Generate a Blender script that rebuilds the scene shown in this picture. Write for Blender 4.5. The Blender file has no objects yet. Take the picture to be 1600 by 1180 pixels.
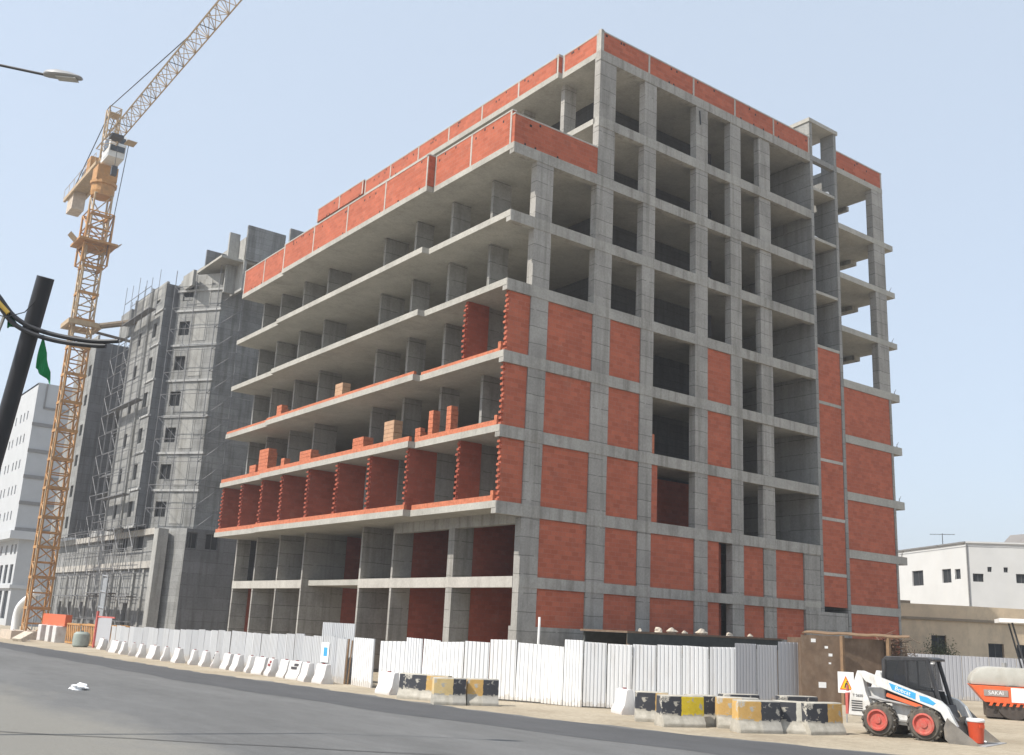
import bpy, bmesh, math, random
from mathutils import Vector, Matrix
random.seed(7)
R_ = math.radians
scene = bpy.context.scene
COL = scene.collection

# ------------------------------------------------------------------ camera
cam_d = bpy.data.cameras.new('camera'); cam = bpy.data.objects.new('camera', cam_d); COL.objects.link(cam)
cam_d.sensor_width = 36.0; cam_d.lens = 36.0 * 1572.46 / 1600.0; cam_d.clip_start = 0.1; cam_d.clip_end = 6000
YAW, PITCH, ROLL = 0.6380, 0.2441, 0.0487
fw = Vector((math.sin(YAW)*math.cos(PITCH), math.cos(YAW)*math.cos(PITCH), math.sin(PITCH)))
rt = Vector((math.cos(YAW), -math.sin(YAW), 0)); up = rt.cross(fw)
Rv = math.cos(ROLL)*rt + math.sin(ROLL)*up; Uv = -math.sin(ROLL)*rt + math.cos(ROLL)*up
cam.matrix_world = Matrix(((Rv.x, Uv.x, -fw.x, -26.214), (Rv.y, Uv.y, -fw.y, -34.184), (Rv.z, Uv.z, -fw.z, 2.391), (0, 0, 0, 1)))
scene.camera = cam

# ------------------------------------------------------------------ sky, sun, exposure
SUN_EL, SUN_DIR = R_(50), Vector((-0.985, 0.172, 0)).normalized()
world = bpy.data.worlds.new('World'); scene.world = world; world.use_nodes = True
wn, wl = world.node_tree.nodes, world.node_tree.links
bg = wn['Background']
sky = wn.new('ShaderNodeTexSky'); sky.sky_type = 'NISHITA'; sky.sun_disc = False
sky.sun_elevation = SUN_EL; sky.sun_rotation = math.atan2(SUN_DIR.x, SUN_DIR.y)
sky.air_density = 1.0; sky.dust_density = 1.0; sky.ozone_density = 1.0; sky.altitude = 0
veil = wn.new('ShaderNodeMix'); veil.data_type = 'RGBA'   # thin milky haze over the whole sky
veil.inputs[0].default_value = 0.75; veil.inputs[7].default_value = (2.24, 2.53, 2.84, 1)
wl.new(sky.outputs[0], veil.inputs[6]); wl.new(veil.outputs[2], bg.inputs['Color'])
bg.inputs['Strength'].default_value = 0.15
sun_d = bpy.data.lights.new('sun', 'SUN'); sun_d.energy = 3.2; sun_d.angle = R_(0.6); sun_d.color = (1.0, 0.95, 0.87)
sun = bpy.data.objects.new('sun', sun_d); COL.objects.link(sun)
to_sun = Vector((SUN_DIR.x*math.cos(SUN_EL), SUN_DIR.y*math.cos(SUN_EL), math.sin(SUN_EL)))
sun.rotation_euler = (-to_sun).to_track_quat('-Z', 'Y').to_euler(); sun.location = (-60, -20, 80)
vs = scene.view_settings
vs.view_transform = 'Standard'; vs.look = 'None'; vs.exposure = 1.0; vs.gamma = 1.0; vs.use_curve_mapping = False
scene.render.engine = 'CYCLES'

# ------------------------------------------------------------------ node material helpers
def nmat(name):
    m = bpy.data.materials.new(name); m.use_nodes = True
    return m, m.node_tree.nodes, m.node_tree.links, m.node_tree.nodes['Principled BSDF']
def ramp(n, l, src, stops):
    r = n.new('ShaderNodeValToRGB'); e = r.color_ramp.elements
    e[0].position, e[0].color = stops[0][0], (*stops[0][1], 1); e[1].position, e[1].color = stops[-1][0], (*stops[-1][1], 1)
    for p, c in stops[1:-1]:
        k = e.new(p); k.color = (*c, 1)
    l.new(src, r.inputs[0]); return r.outputs[0]
def noise(n, l, vec, scale, detail=4, rough=0.6, stretch=None):
    if stretch:
        mp = n.new('ShaderNodeMapping'); mp.inputs['Scale'].default_value = stretch; l.new(vec, mp.inputs[0]); vec = mp.outputs[0]
    t = n.new('ShaderNodeTexNoise'); t.inputs['Scale'].default_value = scale; t.inputs['Detail'].default_value = detail
    t.inputs['Roughness'].default_value = rough; l.new(vec, t.inputs['Vector']); return t.outputs[0]
def mth(n, l, op, a, b=None, c=None):
    x = n.new('ShaderNodeMath'); x.operation = op
    for i, v in enumerate((a, b, c)):
        if v is None: continue
        if isinstance(v, (int, float)): x.inputs[i].default_value = v
        else: l.new(v, x.inputs[i])
    return x.outputs[0]
def mixc(n, l, fac, a, b, mode='MIX'):
    x = n.new('ShaderNodeMix'); x.data_type = 'RGBA'; x.blend_type = mode
    for s, v in ((0, fac), (6, a), (7, b)):
        if isinstance(v, (int, float)): x.inputs[s].default_value = v
        elif isinstance(v, tuple): x.inputs[s].default_value = (*v[:3], 1)
        else: l.new(v, x.inputs[s])
    return x.outputs[2]
def pos(n, obj=False):
    if obj: return n.new('ShaderNodeTexCoord').outputs['Object']
    return n.new('ShaderNodeNewGeometry').outputs['Position']
def bump(n, l, b, h, strength, dist=0.02):
    x = n.new('ShaderNodeBump'); x.inputs['Strength'].default_value = strength; x.inputs['Distance'].default_value = dist
    l.new(h, x.inputs['Height']); l.new(x.outputs[0], b.inputs['Normal'])

def concrete(name, c, lines=0.0, dark=0.72, streak=0.5, var=0.16):
    m, n, l, b = nmat(name); P = pos(n)
    big = noise(n, l, P, 0.55, 5, 0.65); fine = noise(n, l, P, 9.0, 5, 0.7)
    col = ramp(n, l, big, [(0.28, tuple(x*(1-var) for x in c)), (0.5, c), (0.75, tuple(min(1, x*(1+var)) for x in c))])
    col = mixc(n, l, 0.5, col, ramp(n, l, fine, [(0.3, (0.62,)*3), (0.7, (1.15,)*3)]), 'MULTIPLY')
    st = noise(n, l, P, 1.0, 4, 0.6, (2.6, 2.6, 0.16))
    col = mixc(n, l, streak, col, ramp(n, l, st, [(0.36, (0.66, 0.65, 0.63)), (0.52, (1, 1, 1))]), 'MULTIPLY')
    if lines:
        s = n.new('ShaderNodeSeparateXYZ'); l.new(P, s.inputs[0])
        w = mth(n, l, 'MULTIPLY_ADD', noise(n, l, P, 0.9, 2), 0.10, s.outputs[2])
        q = mth(n, l, 'DIVIDE', w, lines)
        fr = mth(n, l, 'FRACT', q); ln = mth(n, l, 'LESS_THAN', fr, 0.045)
        brk = mth(n, l, 'GREATER_THAN', noise(n, l, P, 1.7, 2), 0.40)
        fac = mth(n, l, 'MULTIPLY', mth(n, l, 'MULTIPLY', ln, brk), 0.8)
        fl = mth(n, l, 'FLOOR', q); cell = mth(n, l, 'FLOOR', mth(n, l, 'MULTIPLY', mth(n, l, 'ADD', s.outputs[0], s.outputs[1]), 0.31))
        wn_ = n.new('ShaderNodeTexWhiteNoise'); wn_.noise_dimensions = '2D'
        cb = n.new('ShaderNodeCombineXYZ'); l.new(fl, cb.inputs[0]); l.new(cell, cb.inputs[1]); l.new(cb.outputs[0], wn_.inputs['Vector'])
        tint = ramp(n, l, wn_.outputs['Value'], [(0, (0.86, 0.86, 0.86)), (1, (1.08, 1.08, 1.08))])
        col = mixc(n, l, 0.8, col, tint, 'MULTIPLY')
        col = mixc(n, l, fac, col, mixc(n, l, 1.0, col, (dark*0.62,)*3, 'MULTIPLY'))
    l.new(col, b.inputs['Base Color']); b.inputs['Roughness'].default_value = 0.92; b.inputs['Specular IOR Level'].default_value = 0.2
    bump(n, l, b, fine, 0.35, 0.012); return m

def brick(name, c, mortar, sx=0.40, sz=0.20, msize=0.012):
    m, n, l, b = nmat(name); P = pos(n)
    s = n.new('ShaderNodeSeparateXYZ'); l.new(P, s.inputs[0])
    cb = n.new('ShaderNodeCombineXYZ'); l.new(mth(n, l, 'ADD', s.outputs[0], s.outputs[1]), cb.inputs[0]); l.new(s.outputs[2], cb.inputs[1])
    t = n.new('ShaderNodeTexBrick'); l.new(cb.outputs[0], t.inputs['Vector']); t.inputs['Scale'].default_value = 1
    t.inputs['Brick Width'].default_value = sx; t.inputs['Row Height'].default_value = sz; t.inputs['Mortar Size'].default_value = msize
    t.inputs['Mortar Smooth'].default_value = 0.2; t.inputs['Bias'].default_value = 0.0
    t.inputs['Color1'].default_value = (*c, 1); t.inputs['Color2'].default_value = (c[0]*0.78, c[1]*0.74, c[2]*0.72, 1); t.inputs['Mortar'].default_value = (*mortar, 1)
    big = noise(n, l, P, 0.8, 4, 0.6)
    col = mixc(n, l, 0.5, t.outputs['Color'], ramp(n, l, big, [(0.3, (0.80, 0.80, 0.82)), (0.7, (1.14, 1.10, 1.08))]), 'MULTIPLY')
    sm = noise(n, l, P, 1.9, 6, 0.75)
    col = mixc(n, l, mth(n, l, 'MULTIPLY', ramp(n, l, sm, [(0.54, (0,)*3), (0.72, (1,)*3)]), 0.18), col, (0.42, 0.30, 0.25))
    fine = noise(n, l, P, 14, 4, 0.7)
    col = mixc(n, l, 0.4, col, ramp(n, l, fine, [(0.3, (0.7, 0.7, 0.7)), (0.7, (1.15, 1.15, 1.15))]), 'MULTIPLY')
    l.new(col, b.inputs['Base Color']); b.inputs['Roughness'].default_value = 0.9; b.inputs['Specular IOR Level'].default_value = 0.15
    h = mixc(n, l, 0.35, t.outputs['Fac'], fine)
    bump(n, l, b, h, -0.4, 0.02); return m

def plain(name, c, rough=0.6, var=0.12, scale=3.0, metal=0.0, obj=True, spec=0.4, dirt=None, dirt_amt=0.5, bmp=0.0):
    m, n, l, b = nmat(name); P = pos(n, obj)
    f = noise(n, l, P, scale, 5, 0.65)
    col = ramp(n, l, f, [(0.3, tuple(x*(1-var) for x in c)), (0.7, tuple(min(1, x*(1+var)) for x in c))])
    if dirt:
        d = noise(n, l, P, scale*0.7, 6, 0.7, (1.3, 1.3, 0.7))
        col = mixc(n, l, mth(n, l, 'MULTIPLY', ramp(n, l, d, [(0.48, (0, 0, 0)), (0.68, (1, 1, 1))]), dirt_amt), col, dirt)
    l.new(col, b.inputs['Base Color']); b.inputs['Roughness'].default_value = rough; b.inputs['Metallic'].default_value = metal
    b.inputs['Specular IOR Level'].default_value = spec
    if bmp: bump(n, l, b, noise(n, l, P, scale*4, 5, 0.7), bmp, 0.02)
    return m

def painted_block(name, flip, yellow, gap):
    # black and yellow halves painted over grey concrete, bare and chipped towards the foot
    m, n, l, b = nmat(name); P = pos(n, True)
    s = n.new('ShaderNodeSeparateXYZ'); l.new(P, s.inputs[0])
    rough_n = noise(n, l, P, 6, 5, 0.7); chip = noise(n, l, P, 3.2, 6, 0.72)
    conc = ramp(n, l, noise(n, l, P, 4, 5), [(0.3, (0.30, 0.28, 0.235)), (0.7, (0.46, 0.43, 0.37))])
    x = mth(n, l, 'MULTIPLY_ADD', mth(n, l, 'SUBTRACT', rough_n, 0.5), 0.10, s.outputs[0])
    half = mth(n, l, 'GREATER_THAN', x, gap)
    blk, yel = (0.035, 0.037, 0.045), yellow
    pc = mixc(n, l, half, yel if flip else blk, blk if flip else yel)
    z = mth(n, l, 'MULTIPLY_ADD', mth(n, l, 'SUBTRACT', rough_n, 0.5), 0.34, s.outputs[2])
    on = mth(n, l, 'GREATER_THAN', z, 0.33)
    on2 = mth(n, l, 'LESS_THAN', s.outputs[2], 0.79)
    keep = mth(n, l, 'LESS_THAN', chip, 0.57)
    fac = mth(n, l, 'MULTIPLY', mth(n, l, 'MULTIPLY', on, on2), keep)
    low = mixc(n, l, mth(n, l, 'MULTIPLY', half, 0.35 if flip else 0.0), conc, (0.2, 0.2, 0.2))
    col = mixc(n, l, fac, low, pc)
    col = mixc(n, l, 0.45, col, ramp(n, l, chip, [(0.3, (0.7, 0.68, 0.64)), (0.6, (1.1, 1.1, 1.1))]), 'MULTIPLY')
    l.new(col, b.inputs['Base Color']); b.inputs['Roughness'].default_value = 0.8
    bump(n, l, b, chip, 0.5, 0.03); return m

def ground_mat():
    m, n, l, b = nmat('sandy_ground'); P = pos(n)
    a = noise(n, l, P, 0.25, 6, 0.65); f = noise(n, l, P, 6, 6, 0.75)
    col = ramp(n, l, a, [(0.3, (0.30, 0.25, 0.185)), (0.5, (0.39, 0.335, 0.255)), (0.72, (0.46, 0.40, 0.315))])
    col = mixc(n, l, 0.7, col, ramp(n, l, f, [(0.3, (0.66, 0.65, 0.62)), (0.7, (1.2, 1.2, 1.2))]), 'MULTIPLY')
    l.new(col, b.inputs['Base Color']); b.inputs['Roughness'].default_value = 0.97; b.inputs['Specular IOR Level'].default_value = 0.1
    bump(n, l, b, f, 0.8, 0.06); return m
def asphalt(name, c, var=0.18, dust=None, shoulder=None):
    m, n, l, b = nmat(name); P = pos(n)
    a = noise(n, l, P, 0.16, 6, 0.65, (2.2, 0.35, 1)); f = noise(n, l, P, 22, 5, 0.8); mid = noise(n, l, P, 1.4, 6, 0.7, (1.6, 0.5, 1))
    col = ramp(n, l, a, [(0.3, tuple(x*(1-var) for x in c)), (0.7, tuple(x*(1+var) for x in c))])
    col = mixc(n, l, 0.55, col, ramp(n, l, mid, [(0.3, (0.78,)*3), (0.7, (1.18,)*3)]), 'MULTIPLY')
    col = mixc(n, l, 0.6, col, ramp(n, l, f, [(0.25, (0.6,)*3), (0.75, (1.3,)*3)]), 'MULTIPLY')
    if dust: col = mixc(n, l, mth(n, l, 'MULTIPLY', ramp(n, l, mid, [(0.42, (0,)*3), (0.7, (1,)*3)]), 0.55), col, dust)
    if shoulder:   # dust drifted over the near side of the carriageway
        sx = n.new('ShaderNodeSeparateXYZ'); l.new(P, sx.inputs[0])
        dn = noise(n, l, P, 0.45, 6, 0.7, (1.0, 0.45, 1))
        q = mth(n, l, 'MULTIPLY_ADD', mth(n, l, 'SUBTRACT', dn, 0.5), 5.0, sx.outputs[0])
        k = n.new('ShaderNodeMapRange'); k.inputs[1].default_value = -18.4; k.inputs[2].default_value = -20.2; l.new(q, k.inputs[0])
        col = mixc(n, l, mth(n, l, 'MULTIPLY', k.outputs[0], 0.8), col, mixc(n, l, 0.6, shoulder, ramp(n, l, f, [(0.25, (0.6,)*3), (0.75, (1.3,)*3)]), 'MULTIPLY'))
        ed = mth(n, l, 'MULTIPLY_ADD', mth(n, l, 'SUBTRACT', mid, 0.5), 1.2, sx.outputs[0])
    l.new(col, b.inputs['Base Color']); b.inputs['Roughness'].default_value = 0.85; b.inputs['Specular IOR Level'].default_value = 0.3
    bump(n, l, b, f, 0.5, 0.02); return m
def sheet_metal(name, c, dirt, amt=0.35):
    m, n, l, b = nmat(name); P = pos(n)
    oi = n.new('ShaderNodeObjectInfo')
    st = noise(n, l, P, 1.6, 5, 0.7, (3, 3, 0.35)); f = noise(n, l, P, 5, 6, 0.75)
    tint = ramp(n, l, oi.outputs['Random'], [(0, (0.86, 0.87, 0.88)), (1, (1.05, 1.05, 1.04))])
    col = mixc(n, l, 1.0, c, tint, 'MULTIPLY')
    col = mixc(n, l, mth(n, l, 'MULTIPLY', ramp(n, l, st, [(0.5, (0,)*3), (0.75, (1,)*3)]), amt), col, dirt)
    s = n.new('ShaderNodeSeparateXYZ'); l.new(P, s.inputs[0])
    low = mth(n, l, 'LESS_THAN', mth(n, l, 'MULTIPLY_ADD', f, 0.9, s.outputs[2]), 0.60)
    col = mixc(n, l, mth(n, l, 'MULTIPLY', low, 0.4), col, (0.42, 0.35, 0.26))
    l.new(col, b.inputs['Base Color']); b.inputs['Roughness'].default_value = 0.5; b.inputs['Specular IOR Level'].default_value = 0.35
    bump(n, l, b, f, 0.15, 0.02); return m
def glass(name, c=(0.03, 0.04, 0.05), rough=0.12):
    m, n, l, b = nmat(name); b.inputs['Base Color'].default_value = (*c, 1); b.inputs['Roughness'].default_value = rough; return m

MT = dict(
    conc=concrete('concrete_column', (0.34, 0.325, 0.30), 0.78, var=0.22, streak=0.65), slab=concrete('concrete_slab', (0.40, 0.385, 0.345), 0, streak=0.25),
    beam=concrete('concrete_beam', (0.36, 0.345, 0.315), 0, streak=0.8, var=0.22), wallc=concrete('concrete_wall', (0.29, 0.285, 0.27), 0.85, dark=0.8),
    inner=concrete('shade_darkened_blockwork', (0.085, 0.085, 0.087), 0.4, dark=0.85),  # blockwork colour deepened to carry the shade of the open bays
    brick=brick('red_brick', (0.455, 0.132, 0.076), (0.37, 0.15, 0.105)), brick_in=brick('red_brick_partition', (0.37, 0.095, 0.058), (0.28, 0.095, 0.065)),
    brickloose=plain('loose_brick', (0.46, 0.16, 0.09), 0.9, 0.25, 6, obj=False, spec=0.1), carton=plain('tan_pallet_wrap', (0.42, 0.26, 0.16), 0.8, 0.2, 3),
    post=concrete('concrete_post', (0.45, 0.425, 0.385), 0, streak=0.3),
    oldc=concrete('weathered_concrete', (0.27, 0.27, 0.262), 0.52, dark=0.9, streak=0.9, var=0.28), oldcl=concrete('pale_render_panel', (0.36, 0.355, 0.335), 0, streak=0.8, var=0.2),
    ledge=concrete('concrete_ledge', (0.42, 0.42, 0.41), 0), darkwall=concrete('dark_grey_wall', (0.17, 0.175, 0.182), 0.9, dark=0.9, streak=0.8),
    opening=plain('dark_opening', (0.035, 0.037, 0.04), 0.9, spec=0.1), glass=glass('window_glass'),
    frame=plain('window_frame', (0.10, 0.10, 0.10), 0.5),
    white=plain('white_render', (0.56, 0.56, 0.55), 0.85, 0.05, 0.5, obj=False, dirt=(0.6, 0.58, 0.54), dirt_amt=0.25), greyr=plain('grey_render', (0.40, 0.41, 0.42), 0.85, 0.06, 0.6, obj=False),
    darkband=plain('dark_grey_band', (0.19, 0.185, 0.18), 0.8), tan=plain('tan_render', (0.68, 0.535, 0.365), 0.9, 0.1, 0.8, obj=False, dirt=(0.3, 0.24, 0.17), dirt_amt=0.4),
    tand=plain('brown_ledge', (0.30, 0.24, 0.17), 0.9),
    sand=ground_mat(), road=asphalt('road_asphalt', (0.137, 0.137, 0.135), 0.2, shoulder=(0.215, 0.205, 0.18)), newroad=asphalt('fresh_asphalt', (0.082, 0.083, 0.086), 0.14),
    dust=asphalt('dusty_asphalt', (0.19, 0.182, 0.165), 0.15, dust=(0.27, 0.25, 0.21)), seam=plain('tar_seam', (0.05, 0.05, 0.05), 0.8, obj=False),
    sheet=sheet_metal('white_sheet_metal', (0.78, 0.78, 0.78), (0.52, 0.48, 0.43), 0.5), gsheet=sheet_metal('grey_sheet_metal', (0.40, 0.405, 0.43), (0.40, 0.38, 0.36)),
    jersey=plain('white_plastic', (0.60, 0.585, 0.57), 0.55, 0.08, 2.5, dirt=(0.42, 0.33, 0.28), dirt_amt=0.5), pink=plain('faded_pink_plastic', (0.72, 0.50, 0.46), 0.6, 0.1, 2.5, dirt=(0.6, 0.5, 0.42)),
    decal=plain('dark_print', (0.05, 0.045, 0.05), 0.7), rdecal=plain('dark_red_print', (0.25, 0.06, 0.06), 0.7),
    cr=plain('crane_orange', (0.44, 0.225, 0.075), 0.6, 0.2, 2, dirt=(0.30, 0.17, 0.07), dirt_amt=0.6), cry=plain('crane_yellow', (0.42, 0.31, 0.19), 0.6, 0.2, 2, dirt=(0.36, 0.24, 0.12), dirt_amt=0.5),
    crw=plain('crane_cabin_white', (0.68, 0.68, 0.66), 0.5, 0.08), ballast=plain('ballast_concrete', (0.50, 0.42, 0.34), 0.9, 0.15),
    steel=plain('dark_steel', (0.06, 0.06, 0.062), 0.45, 0.2, 3, metal=0.4), galv=plain('galvanised_tube', (0.36, 0.37, 0.38), 0.5, 0.15, 3, metal=0.5),
    scaf=plain('scaffold_tube', (0.17, 0.17, 0.175), 0.6, 0.2, 2, obj=False, metal=0.3), rail=plain('rusty_tie', (0.13, 0.10, 0.07), 0.8, 0.3, 3),
    pole=plain('dark_painted_pole', (0.028, 0.030, 0.036), 0.45, 0.1, 4), lamp=plain('lamp_housing', (0.30, 0.30, 0.30), 0.5, 0.1, 4), lens=plain('lamp_lens', (0.42, 0.41, 0.38), 0.35),
    green=plain('green_flag_cloth', (0.012, 0.19, 0.065), 0.8, 0.15, 5), rag=plain('torn_rag', (0.30, 0.29, 0.27), 0.9), gold=plain('gold_tape', (0.45, 0.30, 0.06), 0.5),
    tyre=plain('tyre_rubber', (0.085, 0.078, 0.068), 0.9, 0.25, 6, dirt=(0.22, 0.18, 0.13), dirt_amt=0.5, bmp=0.4), rim=plain('red_rim', (0.46, 0.085, 0.065), 0.6, 0.15, 8, dirt=(0.34, 0.22, 0.17), dirt_amt=0.7),
    lw=plain('loader_white', (0.62, 0.62, 0.60), 0.45, 0.08, 4, dirt=(0.36, 0.31, 0.25), dirt_amt=0.6), lg=plain('loader_grey', (0.30, 0.30, 0.30), 0.6, 0.15, 4, dirt=(0.30, 0.26, 0.2)),
    ldark=plain('loader_black', (0.030, 0.030, 0.033), 0.5, 0.2, 4, dirt=(0.12, 0.11, 0.1), dirt_amt=0.4), blue=plain('blue_decal', (0.05, 0.33, 0.62), 0.45, 0.15, 6), orange=plain('loader_orange', (0.62, 0.13, 0.05), 0.5, 0.1),
    seatb=plain('blue_seat', (0.02, 0.03, 0.10), 0.7), bucket=plain('worn_bucket_steel', (0.20, 0.185, 0.165), 0.6, 0.25, 3, metal=0.3, dirt=(0.30, 0.25, 0.19), dirt_amt=0.6),
    cooler=plain('orange_red_plastic', (0.60, 0.085, 0.035), 0.45, 0.08, 6), lid=plain('white_lid', (0.82, 0.81, 0.79), 0.5),
    cream=plain('cream_paint', (0.44, 0.43, 0.385), 0.45, 0.08, 2, dirt=(0.28, 0.25, 0.2), dirt_amt=0.45), rorange=plain('roller_orange', (0.72, 0.12, 0.035), 0.45, 0.08, 3, dirt=(0.5, 0.2, 0.1)), drum=plain('roller_drum', (0.085, 0.07, 0.06), 0.5, 0.25, 3, metal=0.3),
    plate=plain('grey_plate', (0.30, 0.27, 0.25), 0.5), whitep=plain('white_plate', (0.80, 0.80, 0.79), 0.5, 0.04),
    ply=plain('brown_board', (0.155, 0.105, 0.07), 0.85, 0.25, 2.2, dirt=(0.26, 0.2, 0.15), dirt_amt=0.5, bmp=0.3), timber=plain('raw_timber', (0.22, 0.14, 0.08), 0.85, 0.2, 4, bmp=0.2), tarp=plain('dark_tarp', (0.045, 0.05, 0.048), 0.9, 0.3, 3), rubble=plain('pale_rubble', (0.50, 0.44, 0.36), 0.95, 0.25, 6, bmp=0.4),
    signy=plain('sign_yellow', (0.80, 0.50, 0.01), 0.5, 0.04), signr=plain('sign_red', (0.70, 0.09, 0.03), 0.5), hill=plain('bare_rock', (0.25, 0.215, 0.18), 0.95, 0.3, 0.02, obj=False, spec=0.1, dirt=(0.22, 0.19, 0.16)),
    bag=plain('white_plastic_bag', (0.82, 0.83, 0.84), 0.4, 0.04), redpost=plain('faded_red_paint', (0.52, 0.12, 0.10), 0.6, 0.15, 4), shrub=plain('dry_shrub', (0.10, 0.12, 0.045), 0.8, 0.35, 5),
    tank=plain('grey_green_plastic', (0.28, 0.32, 0.29), 0.7, 0.15, 3), net=plain('blue_grey_netting', (0.22, 0.25, 0.28), 0.9, 0.2, 1.5, obj=False),
)

_m, _n, _l, _b = nmat('dark_cab_screen'); _b.inputs['Base Color'].default_value = (0.03,0.032,0.035,1); _b.inputs['Roughness'].default_value = 0.35; _b.inputs['Alpha'].default_value = 0.5; MT['screen'] = _m; MT['sheet_old'] = sheet_metal('pale_grey_sheet_metal', (0.50, 0.505, 0.515), (0.36, 0.34, 0.32), 0.5); MT['white_far'] = plain('white_render_far', (0.46, 0.47, 0.48), 0.85, 0.05, 0.5, obj=False)
# ------------------------------------------------------------------ mesh helpers
LOCAL = set()
def top_of(o):
    while o.parent: o = o.parent
    return o
class MB:
    def __init__(s): s.v = []; s.f = []
    def add(s, vs, fs):
        k = len(s.v); s.v += [tuple(v) for v in vs]; s.f += [tuple(i+k for i in f) for f in fs]; return s
    def box(s, x0, x1, y0, y1, z0, z1):
        return s.add([(x0,y0,z0),(x1,y0,z0),(x1,y1,z0),(x0,y1,z0),(x0,y0,z1),(x1,y0,z1),(x1,y1,z1),(x0,y1,z1)],
                     [(3,2,1,0),(4,5,6,7),(0,1,5,4),(1,2,6,5),(2,3,7,6),(3,0,4,7)])
    def obox(s, c, ax, ay, az):   # centre and three half-axis vectors
        c, ax, ay, az = map(Vector, (c, ax, ay, az)); vs = []
        for sz in (-1, 1):
            for sx, sy in ((-1,-1),(1,-1),(1,1),(-1,1)): vs.append(c+ax*sx+ay*sy+az*sz)
        return s.add(vs, [(3,2,1,0),(4,5,6,7),(0,1,5,4),(1,2,6,5),(2,3,7,6),(3,0,4,7)])
    def prism(s, poly, z0, z1):   # poly in xy, ccw
        n = len(poly)
        return s.add([(x,y,z0) for x,y in poly]+[(x,y,z1) for x,y in poly],
                     [tuple(range(n-1,-1,-1)), tuple(range(n,2*n))]+[(i,(i+1)%n,n+(i+1)%n,n+i) for i in range(n)])
    def extr(s, pts, d):          # planar 3d polygon pushed along d
        n = len(pts); d = Vector(d); P = [Vector(p) for p in pts]
        return s.add(P+[p+d for p in P], [tuple(range(n-1,-1,-1)), tuple(range(n,2*n))]+[(i,(i+1)%n,n+(i+1)%n,n+i) for i in range(n)])
    def tube(s, p0, p1, r, n=6, r1=None):
        p0, p1 = Vector(p0), Vector(p1); d = (p1-p0)
        if d.length < 1e-6: return s
        d.normalize(); a = d.cross(Vector((0,0,1)) if abs(d.z) < 0.95 else Vector((1,0,0))).normalized(); b = d.cross(a); r1 = r if r1 is None else r1
        vs = [p0+(a*math.cos(2*math.pi*i/n)+b*math.sin(2*math.pi*i/n))*r for i in range(n)]+[p1+(a*math.cos(2*math.pi*i/n)+b*math.sin(2*math.pi*i/n))*r1 for i in range(n)]
        return s.add(vs, [tuple(range(n-1,-1,-1)), tuple(range(n,2*n))]+[(i,(i+1)%n,n+(i+1)%n,n+i) for i in range(n)])
    def path(s, pts, r, n=8):
        P = [Vector(p) for p in pts]; rings = []
        a = None
        for i, p in enumerate(P):
            d = ((P[min(i+1,len(P)-1)]-P[max(i-1,0)])).normalized()
            if a is None: a = d.cross(Vector((0,0,1)) if abs(d.z) < 0.9 else Vector((1,0,0))).normalized()
            a = (a-d*a.dot(d)).normalized(); b = d.cross(a)
            rings.append([p+(a*math.cos(2*math.pi*j/n)+b*math.sin(2*math.pi*j/n))*r for j in range(n)])
        vs = [q for rg in rings for q in rg]; fs = []
        for i in range(len(P)-1):
            for j in range(n): fs.append((i*n+j, i*n+(j+1)%n, (i+1)*n+(j+1)%n, (i+1)*n+j))
        fs += [tuple(range(n-1,-1,-1)), tuple(range((len(P)-1)*n, len(P)*n))]
        return s.add(vs, fs)
    def lathe(s, prof, c, axis='z', n=20):   # prof list of (r, h) along axis
        c = Vector(c); vs = []
        for r, h in prof:
            for i in range(n):
                a = 2*math.pi*i/n; u, w = r*math.cos(a), r*math.sin(a)
                vs.append(c+(Vector((u,w,h)) if axis == 'z' else Vector((u,h,w)) if axis == 'y' else Vector((h,u,w))))
        fs = []
        for k in range(len(prof)-1):
            for i in range(n): fs.append((k*n+i, k*n+(i+1)%n, (k+1)*n+(i+1)%n, (k+1)*n+i))
        fs += [tuple(range(n-1,-1,-1)), tuple(range((len(prof)-1)*n, len(prof)*n))]
        return s.add(vs, fs)
    def build(s, name, mat, parent=None, smooth=False, kind=None, bevel=0, fix=True):
        off = Vector((0,0,0))
        if parent is not None:
            t = top_of(parent)
            if t.name not in LOCAL: off = t.location
        me = bpy.data.meshes.new(name); me.from_pydata([tuple(Vector(v)-off) for v in s.v], [], s.f)
        bm = bmesh.new(); bm.from_mesh(me)
        if fix: bmesh.ops.recalc_face_normals(bm, faces=bm.faces)
        if bevel: bmesh.ops.bevel(bm, geom=list(bm.edges), offset=bevel, segments=2, profile=0.6, affect='EDGES', clamp_overlap=True)
        if smooth:
            for f in bm.faces: f.smooth = True
            for e in bm.edges:
                if len(e.link_faces) == 2 and e.calc_face_angle(0) > R_(38): e.smooth = False
        bm.to_mesh(me); bm.free()
        me.materials.append(MT[mat] if isinstance(mat, str) else mat)
        o = bpy.data.objects.new(name, me); COL.objects.link(o)
        if parent is not None: o.parent = parent
        if kind: o['kind'] = kind
        return o
def tag(o, label, cat, group=None):
    o['label'] = label; o['category'] = cat
    if group: o['group'] = group
    return o
def thing(name, label, cat, loc, rz=0, group=None, local=False):
    o = bpy.data.objects.new(name, None); COL.objects.link(o); o.location = loc; o.rotation_euler = (0,0,rz); o.empty_display_size = 0.3
    if local: LOCAL.add(o.name)
    return tag(o, label, cat, group)
def copy_thing(o, loc, rz, label):
    c = o.copy(); COL.objects.link(c); c.location = loc; c.rotation_euler = (0,0,rz); c['label'] = label
    if o.name in LOCAL: LOCAL.add(c.name)
    for ch in o.children:
        d = ch.copy(); COL.objects.link(d); d.parent = c
        for g in ch.children:
            e = g.copy(); COL.objects.link(e); e.parent = d
    return c
def bx(name, mat, parent, x0, x1, y0, y1, z0, z1, **k): return MB().box(x0,x1,y0,y1,z0,z1).build(name, mat, parent, **k)
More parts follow.
